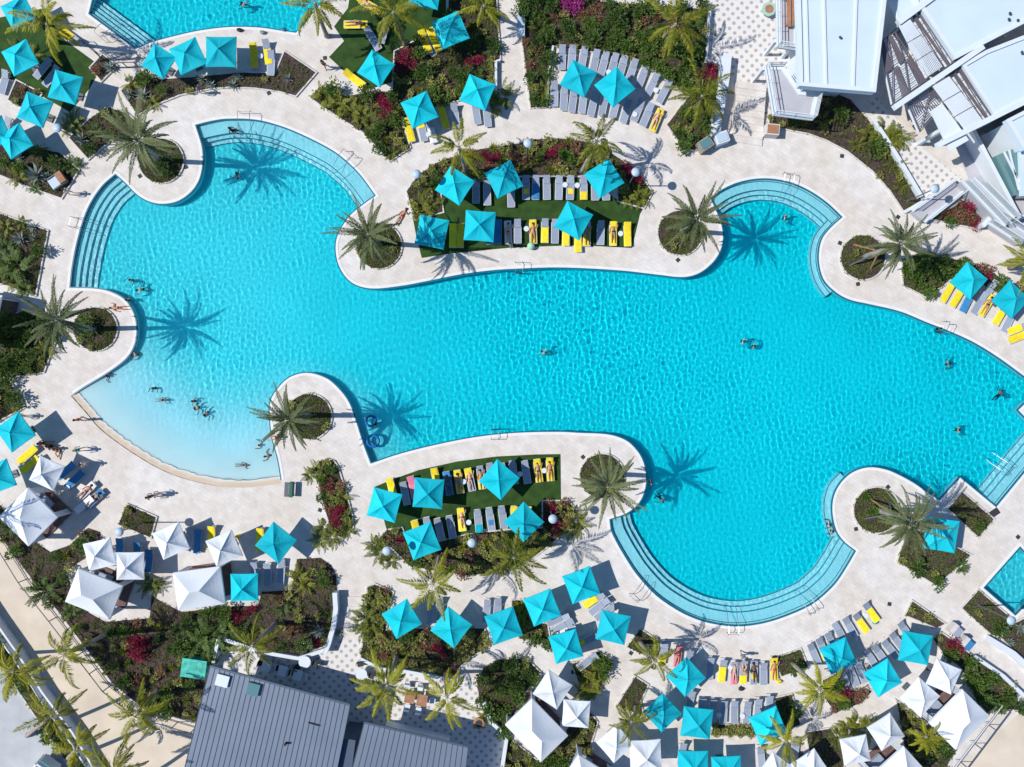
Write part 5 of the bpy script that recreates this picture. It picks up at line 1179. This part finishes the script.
# balconies
def deck_platform(poly, z, label, floor='floor_purple', rail=True):
    P = [W(*c, z) for c in poly]; t = thing('balcony', (P[0].x, P[0].y, 0), label, 'balcony'); o0 = Vector((P[0].x, P[0].y, 0)); Q = [p - o0 for p in P]
    MB().prism(Q, z - .25, z).build('floor_slab', M[floor], t)
    n = len(Q); rl = MB(); gl = MB(); pm = MB().box((0, 0, .55), (.05, .05, 1.1)).mesh('post', False, M['whitepaint'])
    for i in range(n):
        a, b = Q[i], Q[(i + 1) % n]
        for hh in (1.1, .8, .5, .2): rl.bar(a + Vector((0, 0, hh)), b + Vector((0, 0, hh)), .05, .04)
        k = max(1, int((b - a).length / 1.2))
        for j in range(k): part('post', pm, t, a.lerp(b, j / k))
    rl.build('rail', M['whitepaint'], t)
    q2 = [tuple(q[:2]) for q in Q]; rr = ring('kerb_edge', offset_closed(q2, -.25), offset_closed(q2, .05), z, z + .1, M['whitepaint']); rr.parent = t
    for q in Q[:4]: MB().box((q.x * .9, q.y * .9, (z - .25) / 2), (.25, .25, z - .25)).build('column', M['whitepaint'], t)
    return t
deck_platform([(776, -30), (777, 47), (797, 50), (797, -30)], 3.0, 'narrow railed balcony at the top beside the ribbed roof')
deck_platform([(765, 67), (783, 67), (800, 92), (818, 93), (812, 120), (773, 115)], 3.0, 'angled balcony with white rails at the corner of the ribbed roof')
t = thing('bench', W(787, 14, 3.0), 'long brown wooden bench on the narrow top balcony', 'bench'); MB().box((0, 0, .42), (.32, 2.4, .08)).build('seat', M['wood'], t); MB().box((.28, 0, .6), (.06, 2.4, .4)).build('backrest', M['wood'], t)
for sy in (-1, 1): MB().box((0, sy * 1.0, .2), (.3, .06, .4)).build('leg', M['wood'], t)
# glass-sided room and ramps on the right
t = thing('glass_room', W(1004, 150, 0), 'glass-walled room at the right edge below the white roofs', 'building'); o0 = Vector(t.location)
MB().prism([W(*c, 3) - o0 for c in ((1004, 152), (1024, 145), (1060, 140), (1060, 190), (1024, 192), (1014, 172))], .05, 2.9).build('wall', M['glass'], t)
MB().prism([W(*c, 3.2) - o0 for c in ((1019, 146), (1060, 139), (1060, 196), (1021, 196))], 2.95, 3.2).build('roof', M['roofwhite'], t)
for a, b in (((1004, 152), (1014, 172)), ((1014, 172), (1024, 192)), ((1009, 150), (1019, 190))): MB().bar(W(*a, 3) - o0, W(*b, 3) - o0, .12, .12).build('frame', M['whitepaint'], t)
def ramp(poly, z, label):
    P = [W(*c, z) for c in poly]; t = thing('ramp', (P[0].x, P[0].y, 0), label, 'ramp'); o0 = Vector((P[0].x, P[0].y, 0)); Q = [p - o0 for p in P]
    MB().prism(Q, 0.0, z).build('slab', M['floor_purple'], t)
    for a, b in ((Q[0], Q[1]), (Q[3], Q[2])):
        MB().bar(a + Vector((0, 0, .12)), b + Vector((0, 0, .12)), .22, .25).build('upstand', M['whitepaint'], t)
        MB().bar(a + Vector((0, 0, .65)), b + Vector((0, 0, .65)), .02, .75).build('glass_panel', M['railglass'], t)
        MB().bar(a + Vector((0, 0, 1.05)), b + Vector((0, 0, 1.05)), .06, .05).build('rail', M['whitepaint'], t)
ramp([(962, 182), (1004, 226), (1013, 218), (973, 178)], 1.6, 'upper ramp with glass sides descending to the terrace corner')
ramp([(924, 222), (962, 192), (954, 180), (912, 211)], .6, 'stair ramp with white sides from the deck up to the patio')
ramp([(986, 222), (1020, 244), (1028, 236), (996, 214)], .9, 'lower blue-grey ramp end beside the frame edge')
wall([(960, 131), (1008, 222)], .3, 1.6, 'slanting white wall with glass bays beside the terrace')
wall([(1008, 222), (1024, 215), (1050, 200)], .3, 1.2, 'white wall closing the terrace corner')
wall([(976, 228), (990, 213), (1000, 220)], .4, 1.0, 'white wall corner beside the triangular bed')
wall([(985, 637), (1010, 652), (1040, 680)], .5, .5, 'broad white wall along the diagonal ramp')
wall([(972, 655), (1000, 674), (1040, 712)], .3, .5, 'thin white wall between ramp and long diagonal bed')

# parked van (bottom left) - only its front shows
t = thing('parked_van', W(42, 778, .008), 'white van parked beyond the boundary wall at the bottom left corner', 'van', None, R(55))
b = bmesh.new(); bmesh.ops.create_cube(b, size=1)
for v in b.verts: v.co = Vector((v.co.x * 4.6, v.co.y * 1.85, v.co.z * 1.3 + 1.05)); 
for v in b.verts:
    if v.co.z > 1.5: v.co.x *= .80; v.co.y *= .86
bmesh.ops.bevel(b, geom=b.edges[:], offset=.14, segments=3, affect='EDGES'); me = bpy.data.meshes.new('body'); b.to_mesh(me); b.free(); me.materials.append(M['carwhite']); part('body', me, t)
MB().box((1.72, 0, 1.35), (.5, 1.5, .03), 0, 0).build('windscreen', M['glass'], t, loc=(.2, 0, 0)); MB().box((-.2, 0, 1.72), (2.4, 1.3, .04)).build('roof_panel', M['lampblue'], t)
for sx in (-1.4, 1.4):
    for sy in (-.85, .85): MB().tube([(sx, sy - .1, .33), (sx, sy + .1, .33)], .33, 16).build('wheel', M['rubber'], t)

# ---------------------------------------------------------------- people
def skin_body(joints, edges, radii, name, m, sub=1):
    me = bpy.data.meshes.new(name); me.from_pydata(joints, edges, []); o = bpy.data.objects.new(name, me); COL.objects.link(o)
    md = o.modifiers.new('skin', 'SKIN'); sv = me.skin_vertices[0].data
    for i, r_ in enumerate(radii): sv[i].radius = (r_, r_ * (.75 if i in (1, 2, 3) else 1)) if not hasattr(r_, '__len__') else r_
    sv[0].use_root = True
    if sub: s_ = o.modifiers.new('sub', 'SUBSURF'); s_.levels = sub; s_.render_levels = sub
    dg = bpy.context.evaluated_depsgraph_get(); out = bpy.data.meshes.new_from_object(o.evaluated_get(dg)); out.name = name
    bpy.data.objects.remove(o); out.materials.clear(); out.materials.append(m); out.shade_smooth(); return out
SKIN = [mat('skin_light', (.58, .36, .26), .55), mat('skin_tan', (.42, .23, .14), .55), mat('skin_dark', (.16, .085, .055), .5)]
HAIR = [mat('hair_brown', (.05, .028, .015), .6), mat('hair_black', (.012, .01, .01), .5), mat('hair_blond', (.36, .25, .10), .6)]
def pose(kind):
    """joint positions (x forward/up the body, z up). returns joints, edges, radii and head centre"""
    V = Vector
    if kind in ('lie', 'prone'):
        P = dict(pel=(0, 0, .1), wa=(.16, 0, .1), ch=(.36, 0, .12), nk=(.52, 0, .12), hd=(.66, 0, .13), ht=(.76, 0, .13))
        arm = [((.44, .17, .11), (.22, .27, .08), (.0, .30, .07)), ((.44, -.17, .11), (.34, -.36, .08), (.55, -.40, .07))]
        leg = [((-.05, .09, .1), (-.46, .13, .1 if kind == 'prone' else .20), (-.88, .12, .07)), ((-.05, -.09, .1), (-.46, -.12, .1), (-.88, -.16, .07))]
    elif kind == 'stand':
        P = dict(pel=(0, 0, .92), wa=(.01, 0, 1.06), ch=(.02, 0, 1.28), nk=(.03, 0, 1.46), hd=(.05, 0, 1.58), ht=(.06, 0, 1.68))
        arm = [((.02, .18, 1.38), (-.02, .26, 1.1), (.12, .25, .90)), ((.02, -.18, 1.38), (.03, -.27, 1.1), (-.06, -.26, .86))]
        leg = [((.0, .09, .88), (.14, .10, .48), (.12, .10, .06)), ((.0, -.09, .88), (-.05, -.10, .48), (-.26, -.10, .10))]
    elif kind == 'sit':
        P = dict(pel=(0, 0, .12), wa=(-.05, 0, .26), ch=(-.09, 0, .46), nk=(-.08, 0, .62), hd=(-.05, 0, .74), ht=(-.04, 0, .84))
        arm = [((-.09, .18, .54), (.05, .24, .30), (.24, .16, .24)), ((-.09, -.18, .54), (-.14, -.27, .30), (-.2, -.25, .10))]
        leg = [((.04, .09, .1), (.44, .13, .16), (.82, .12, .06)), ((.04, -.09, .1), (.38, -.14, .30), (.62, -.12, .06))]
    elif kind == 'swim':
        P = dict(pel=(.14, 0, -.22), wa=(.24, 0, -.12), ch=(.38, 0, -.02), nk=(.52, 0, .06), hd=(.64, 0, .12), ht=(.74, 0, .14))
        arm = [((.44, .17, .0), (.62, .38, -.02), (.86, .40, .0)), ((.44, -.17, .0), (.5, -.42, -.02), (.3, -.6, -.03))]
        leg = [((.10, .09, -.26), (-.12, .14, -.56), (-.36, .10, -.84)), ((.10, -.09, -.26), (-.05, -.16, -.58), (-.22, -.18, -.90))]
    else:  # wade: standing chest-deep
        P = dict(pel=(0, 0, -.42), wa=(.0, 0, -.28), ch=(.01, 0, -.06), nk=(.02, 0, .12), hd=(.04, 0, .24), ht=(.05, 0, .34))
        arm = [((.01, .18, .04), (.12, .38, -.04), (.34, .36, -.02)), ((.01, -.18, .04), (.05, -.42, -.04), (.26, -.50, -.02))]
        leg = [((.0, .09, -.46), (.08, .10, -.84), (.04, .10, -1.16)), ((.0, -.09, -.46), (-.04, -.10, -.84), (-.08, -.10, -1.16))]
    J = [V(P[k]) for k in ('pel', 'wa', 'ch', 'nk', 'hd', 'ht')]; Rr = [.125, .115, .135, .055, .085, .06]; E = [(0, 1), (1, 2), (2, 3), (3, 4), (4, 5)]
    for a in arm:
        n = len(J); J += [V(p) for p in a]; Rr += [.055, .042, .030]; E += [(2, n), (n, n + 1), (n + 1, n + 2)]
        w_ = V(a[2]); d = (V(a[2]) - V(a[1])).normalized(); s_ = d.cross(V((0, 0, 1)));
        if s_.length < .1: s_ = V((1, 0, 0))
        s_.normalize(); pm = w_ + d * .05; J.append(pm); Rr.append(.032); E.append((n + 2, n + 3))
        for k, (off, ln) in enumerate(((-.030, .075), (-.010, .088), (.010, .084), (.030, .064))):
            q1 = pm + d * .04 + s_ * off; q2 = q1 + d * ln * .9 + V((0, 0, -.012)); i0 = len(J); J += [q1, q2]; Rr += [.0095, .007]; E += [(n + 3, i0), (i0, i0 + 1)]
        i0 = len(J); J += [w_ + s_ * .042 + d * .03, w_ + s_ * .062 + d * .075]; Rr += [.012, .009]; E += [(n + 2, i0), (i0, i0 + 1)]
    for l_ in leg:
        n = len(J); J += [V(p) for p in l_]; Rr += [.088, .058, .040]; E += [(0, n), (n, n + 1), (n + 1, n + 2)]
        k, a = V(l_[1]), V(l_[2]); ft = a + (V((.14, 0, -.03)) if kind in ('stand', 'wade', 'sit') else V((-.10, 0, .07 if kind == 'lie' else -.02))); J.append(ft); Rr.append((.035, .022)); E.append((n + 2, n + 3))
    # nose
    hd, ht = J[4], J[5]; fw = V((1, 0, 0)) if kind in ('stand', 'sit', 'wade') else (V((0, 0, 1)) if kind == 'lie' else V((.6, 0, -.2)))
    J.append((hd + ht) / 2 + fw * .10); Rr.append(.014); E.append((5, len(J) - 1))
    return J, E, Rr
BODY = {}
for kd in ('lie', 'prone', 'stand', 'sit', 'swim', 'wade'):
    J, E, Rr = pose(kd); BODY[kd] = [skin_body(J, E, Rr, 'person', m) for m in SKIN] + [J]
def cloth_mesh(kd, m, top):
    J = BODY[kd][3]; a = J[0]; b = J[1]; c = J[2]; mb = MB()
    segs = [((a.lerp(b, -.35)), .135), (a, .15), (a.lerp(b, .5), .138)]
    mb.tube([p for p, _ in segs], [r_ for _, r_ in segs], 12)
    leg = [i for i in range(len(J))]
    if top: mb.tube([b, b.lerp(c, .5), c, c.lerp(J[3], .45)], [.128, .142, .160, .12], 12)
    o = mb.raw('swimwear' if not top else 'clothing', m); o.shade_smooth(); return o
def hair_mesh(kd, m):
    J = BODY[kd][3]; hd, ht = J[4], J[5]; u = (ht - hd).normalized(); fw = Vector((1, 0, 0)) if kd in ('stand', 'sit', 'wade') else Vector((0, 0, 1 if kd == 'lie' else -1)); back = -fw
    return MB().tube([hd + back * .035 + u * -.02, hd + back * .03 + u * .05, hd + back * .02 + u * .12, hd + u * .175 + back * .01], [.095, .108, .098, .03], 12).raw('hair', m)
CL = {}
CM = {'blue': M['blue'], 'dark': M['dark'], 'white': M['towelw'], 'pink': M['pink'], 'red': mat('red_cloth', (.55, .03, .04)), 'teal': M['cyan'], 'yellow': M['yellow'], 'black': mat('black_cloth', (.012, .012, .015))}
def person(kd, x, y, z, dx, dy, sk, hr, cl, top, label, group=None):
    t = bpy.data.objects.new('person', BODY[kd][sk]); COL.objects.link(t); t.location = W(x, y, z); t.rotation_euler = (0, 0, ang_px(dx, dy)); t.scale = (.66 if kd == 'prone' else .84,) * 3 if kd in ('swim', 'wade', 'prone') and z < 0 else (.95,) * 3; tag(t, label, 'person', group)
    k = (kd, cl, top)
    if k not in CL: CL[k] = cloth_mesh(kd, CM[cl], top)
    part('clothing' if top else 'swimwear', CL[k], t)
    k2 = (kd, 'h', hr)
    if k2 not in CL: CL[k2] = hair_mesh(kd, HAIR[hr])
    part('hair', CL[k2], t); return t
DK = .0
for a in [
 ('stand', 73, 194, DK, 1, .1, 0, 0, 'white', True, 'person in white walking towards the arched west steps'), ('stand', 326, 68, DK, -.4, 1, 1, 1, 'dark', True, 'person in dark clothes walking at the top lawn corner'),
 ('stand', 203, 93, DK, .8, .3, 1, 1, 'blue', True, 'person in blue walking below the top pool bed'), ('stand', 741, 653, DK, 0, 1, 1, 0, 'blue', True, 'person in blue standing between pool arc and sunbather row'),
 ('stand', 84, 449, DK, -.9, .3, 0, 2, 'teal', True, 'person in turquoise walking below the beach, upper of two'), ('stand', 90, 463, DK, -.8, .2, 0, 0, 'white', True, 'person in white walking below the beach, lower of two'),
 ('stand', 155, 495, DK, -1, .1, 1, 1, 'dark', True, 'person in dark clothes walking alone below the beach'), ('stand', 161, 493, DK, -1, 0, 0, 0, 'white', True, 'person in white following the one below the beach'),
 ('stand', 84, 419, -.03, .3, 1, 1, 1, 'red', False, 'person in red swimwear at the corner of the beach entry'), ('stand', 26, 416, DK, 1, .2, 1, 1, 'red', True, 'person in red standing by the leftmost beach umbrella'),
 ('sit', 44, 443, .0, 1, 0, 1, 1, 'red', True, 'person sitting beside the beach umbrellas, leftmost of the group'), ('sit', 52, 446, .0, .7, .5, 2, 1, 'black', True, 'person in black sitting in the middle of the beach group'), ('sit', 59, 449, .0, 0, 1, 1, 0, 'dark', True, 'person in grey sitting at the right of the beach group'),
 ('lie', 402, 216, .0, .5, -.8, 1, 1, 'red', False, 'sunbather lying on the deck left of the north island'), ('lie', 119, 308, .0, -1, 0, 1, 1, 'red', False, 'sunbather lying on the rounded west peninsula edge'),
 ('stand', 509.5, 246, .0, 0, 1, 0, 0, 'teal', True, 'person in turquoise standing at the lower north island lawn edge'),
 ('sit', 278, 437, .0, -1, .2, 1, 1, 'red', False, 'person sitting on the beach peninsula edge'),
 ]: person(*a)
LZ = .37
for x, y, d, sk, hr, cl, kd, lb in [(508.3, 232, (0, -1), 0, 0, 'red', 'lie', 'on the white towel of the north island lower row'), (533, 232, (0, -1), 1, 0, 'pink', 'lie', 'on the full yellow towel mid north island'), (587, 234, (0, -1), 1, 1, 'blue', 'lie', 'beside the umbrella in the north island lower row'), (613, 232, (0, -1), 1, 1, 'dark', 'lie', 'second from the end of the north island lower row'),
   (356, 24, (1, 0), 1, 1, 'pink', 'lie', 'on the horizontal yellow lounger of the top lawn'), (462, 517, (-.15, -1), 0, 0, 'red', 'lie', 'in the south island lower row'), (458.7, 482, (-.2, -1), 1, 1, 'blue', 'prone', 'on the full yellow towel, south island upper row, fourth of the sunbathers'), (470, 479, (-.18, -1), 0, 2, 'pink', 'lie', 'with pink swimwear beside the round table, south island'),
   (481, 478, (-.15, -1), 1, 0, 'red', 'prone', 'next to the umbrella in the south island upper row'), (538, 471, (-.1, -1), 1, 1, 'dark', 'lie', 'last but one in the south island upper row'), (550, 470, (-.08, -1), 1, 1, 'red', 'prone', 'last in the south island upper row'),
   (448, 484, (-.2, -1), 2, 1, 'blue', 'lie', 'in umbrella shade in the south island upper row'), (734.3, 672, (0, -1), 0, 0, 'pink', 'lie', 'in pink in the sunbather row by the pool arc'), (744, 670, (0, -1), 0, 2, 'yellow', 'sit', 'sitting up in the middle of the sunbather row'), (754, 671, (-.1, -1), 2, 1, 'black', 'lie', 'in black in the sunbather row'), (774, 669, (0, -1), 1, 1, 'red', 'prone', 'at the right end of the sunbather row'),
   (678, 655, (.2, -1), 1, 1, 'red', 'lie', 'second from the left in the sunbather row'), (86, 491, (.7, -.7), 1, 0, 'pink', 'lie', 'on a white towel near the large left cabana'), (94, 499, (.7, -.7), 1, 1, 'white', 'prone', 'on a blue towel near the large left cabana'), (656.5, 119, (.4, -1), 0, 2, 'pink', 'lie', 'on the only yellow lounger of the grey terrace'), (987, 305, (.5, -.9), 1, 1, 'dark', 'prone', 'under the northeast umbrellas'), (369, 5, (-.8, -.5), 0, 0, 'pink', 'lie', 'at the top edge of the top lawn')]:
    person(kd, x, y, LZ - (.02 if kd != 'sit' else 0), d[0], d[1], sk, hr, cl, False, 'sunbather ' + lb, 'sunbathers on loungers')
for x, y, kd, dx, dy, sk, hr, cl, lb in [(236, 172, 'swim', .3, 1, 2, 1, 'black', 'swimmer inside the palm shadow of the northern bay'), (233, 131, 'sit', 1, .3, 2, 1, 'black', 'bather seated on the top step of the northern bay'), (131, 280, 'wade', -.5, 1, 1, 1, 'black', 'upper of two bathers off the west steps'), (144, 289, 'swim', -1, .2, 0, 1, 'dark', 'splashing swimmer, lower of two off the west steps'), (127, 300, 'wade', 1, 1, 1, 0, 'dark', 'bather against the rounded west peninsula'),
   (139, 354, 'swim', -1, .2, 0, 1, 'dark', 'swimmer holding the west peninsula edge below the palm shadow'), (108, 376, 'wade', 1, .5, 2, 1, 'black', 'bather beside the straight beach coping'), (154, 388, 'wade', 0, 1, 2, 1, 'black', 'bather wading alone in the shallow beach water'), (193, 401, 'wade', 1, .3, 1, 1, 'black', 'uppermost of the bathers grouped in the shallows'), (193, 409, 'swim', 1, -.3, 1, 1, 'red', 'middle of the bathers grouped in the shallows'), (203, 416, 'swim', .8, -.6, 2, 1, 'black', 'lowest of the bathers grouped in the shallows'),
   (272, 455, 'swim', -1, .2, 1, 1, 'red', 'swimmer resting at the straight edge of the beach peninsula'), (260, 445, 'wade', -1, 0, 0, 0, 'dark', 'bather beside the palm fronds of the beach peninsula'), (243, 465, 'prone', 1, 0, 2, 1, 'blue', 'child lying in the shallowest beach water'), (163, 400, 'prone', 1, 0, 2, 1, 'black', 'child floating left of the group in the shallows'),
   (548, 353, 'swim', -.7, -.2, 0, 1, 'white', 'lone swimmer in the centre of the pool'), (743, 341, 'wade', 1, .4, 0, 0, 'dark', 'left one of the pair in the wide right part'), (754, 346, 'wade', -1, -.4, 1, 1, 'red', 'right one of the pair in the wide right part'), (939, 328.5, 'wade', 1, -.2, 2, 1, 'black', 'bather at the foot of the northeast ladder'), (952, 363, 'swim', -1, .2, 1, 1, 'dark', 'swimmer below the northeast ladder'),
   (998, 397, 'swim', .5, -1, 2, 1, 'black', 'dark swimmer near the right deck corner'), (958, 430, 'wade', 1, 0, 1, 1, 'dark', 'bather left of the east corner steps'), (785, 217, 'wade', 1, .4, 0, 0, 'dark', 'bather in the upper right bay'), (651, 482, 'wade', -1, .3, 1, 1, 'red', 'bather against the south island tip'), (659, 496, 'swim', .4, .6, 2, 1, 'black', 'swimmer just off the south island tip'), (829, 524, 'wade', -1, .2, 0, 1, 'dark', 'upper bather on the southeast peninsula ledge'), (832, 531, 'wade', -1, -.2, 1, 1, 'red', 'lower bather on the southeast peninsula ledge'),
   (376, 424, 'wade', -1, 0, 1, 1, 'blue', 'bather by the blue float under the palm shadow'), (240, 2, 'swim', 1, .6, 1, 1, 'dark', 'swimmer in the top pool')]:
    z = -.14 if kd != 'sit' else -.33
    if kd == 'prone': z = -.20
    person(kd, x, y, z, dx, dy, sk, hr, cl, False, lb, 'bathers in the water')
def float_ring(x, y, m, r_, lb):
    mb = MB(); n = 20; pts = [(math.cos(2 * math.pi * i / n) * r_, math.sin(2 * math.pi * i / n) * r_, 0) for i in range(n + 1)]
    o = mb.tube(pts, .11, 8, False).build('pool_float', M[m], None, True); o.location = W(x, y, -.08); tag(o, lb, 'pool float', 'pool floats')
float_ring(371, 421, 'float_blue', .42, 'upper blue ring float at the beach peninsula edge'); float_ring(373, 441, 'float_blue', .48, 'lower blue ring float in the corner of the south pool edge')
b = bmesh.new(); bmesh.ops.create_uvsphere(b, u_segments=16, v_segments=10, radius=.32); me = bpy.data.meshes.new('beach_ball'); b.to_mesh(me); b.free(); me.materials.append(M['float_green']); me.shade_smooth()
o = bpy.data.objects.new('beach_ball', me); COL.objects.link(o); o.location = W(531, 246, .32); tag(o, 'pale green beach ball below the north island sunbather', 'ball')
def bag(x, y, m, lb, z=0):
    q = random.Random(int(x)); b = bmesh.new(); bmesh.ops.create_icosphere(b, subdivisions=2, radius=.2)
    for v in b.verts: v.co = Vector((v.co.x * 1.25, v.co.y * .8, (v.co.z * .8 + .14))) * q.uniform(.93, 1.07)
    me = bpy.data.meshes.new('bag'); b.to_mesh(me); b.free(); me.materials.append(M[m] if m in M else CM[m]); o = bpy.data.objects.new('beach_bag', me); COL.objects.link(o); o.location = W(x, y, z); tag(o, lb, 'bag', 'beach bags')
    MB().tube([(-.15, 0, .25), (-.1, 0, .4), (.1, 0, .4), (.15, 0, .25)], .012, 6).build('handle', M['dark'], o)
for a in [(741, 688.5, 'dark', 'dark bag behind the sunbather row'), (238.5, 536, 'yellow', 'yellow beach bag between the white umbrella and the teal one'), (483, 530, 'cyan', 'turquoise bag at the foot of a south island lounger'), (774, 657, 'dark', 'dark bag above the last sunbather lounger'), (1002, 312, 'dark', 'dark bag beside the yellow towel under the northeast umbrellas'), (284, 30, 'blue', 'blue bag at the top pool edge'), (240, 30.5, 'dark', 'dark bag on the deck below the top pool'), (263, 33, 'sling', 'grey bag on the deck below the top pool, next to its corner'), (366, 87, 'dark', 'dark bag beside the lawn corner umbrella'), (874.5, 622, 'cyan', 'turquoise bag at the foot of the southeast yellow lounger'), (779, 681, 'yellow', 'yellow bag behind the end of the sunbather row')]: bag(*a)

fence([(-20, 592), (0, 622), (24, 656), (48, 694), (78, 734), (104, 778)], 'dark railing on the roadside of the low boundary wall', 1.1, 1.5, 'frame', pickets=False)
fence([(84, 42), (104, 60)], 'short dark metal rail beside the northwest lawn corner', 1.0, .7, 'frame', pickets=False)
fence([(117, 60), (141, 58)], 'upper dark metal rail between the small bed and the top pool trio', 1.0, .7, 'frame', pickets=False)
fence([(117, 68), (139, 67)], 'lower dark metal rail between the small bed and the top pool trio', 1.0, .7, 'frame', pickets=False)
for o in bpy.data.objects:
    l = o.get('label')
    if l and len(l.split()) > 16: print('LONG', o.name, '|', l)
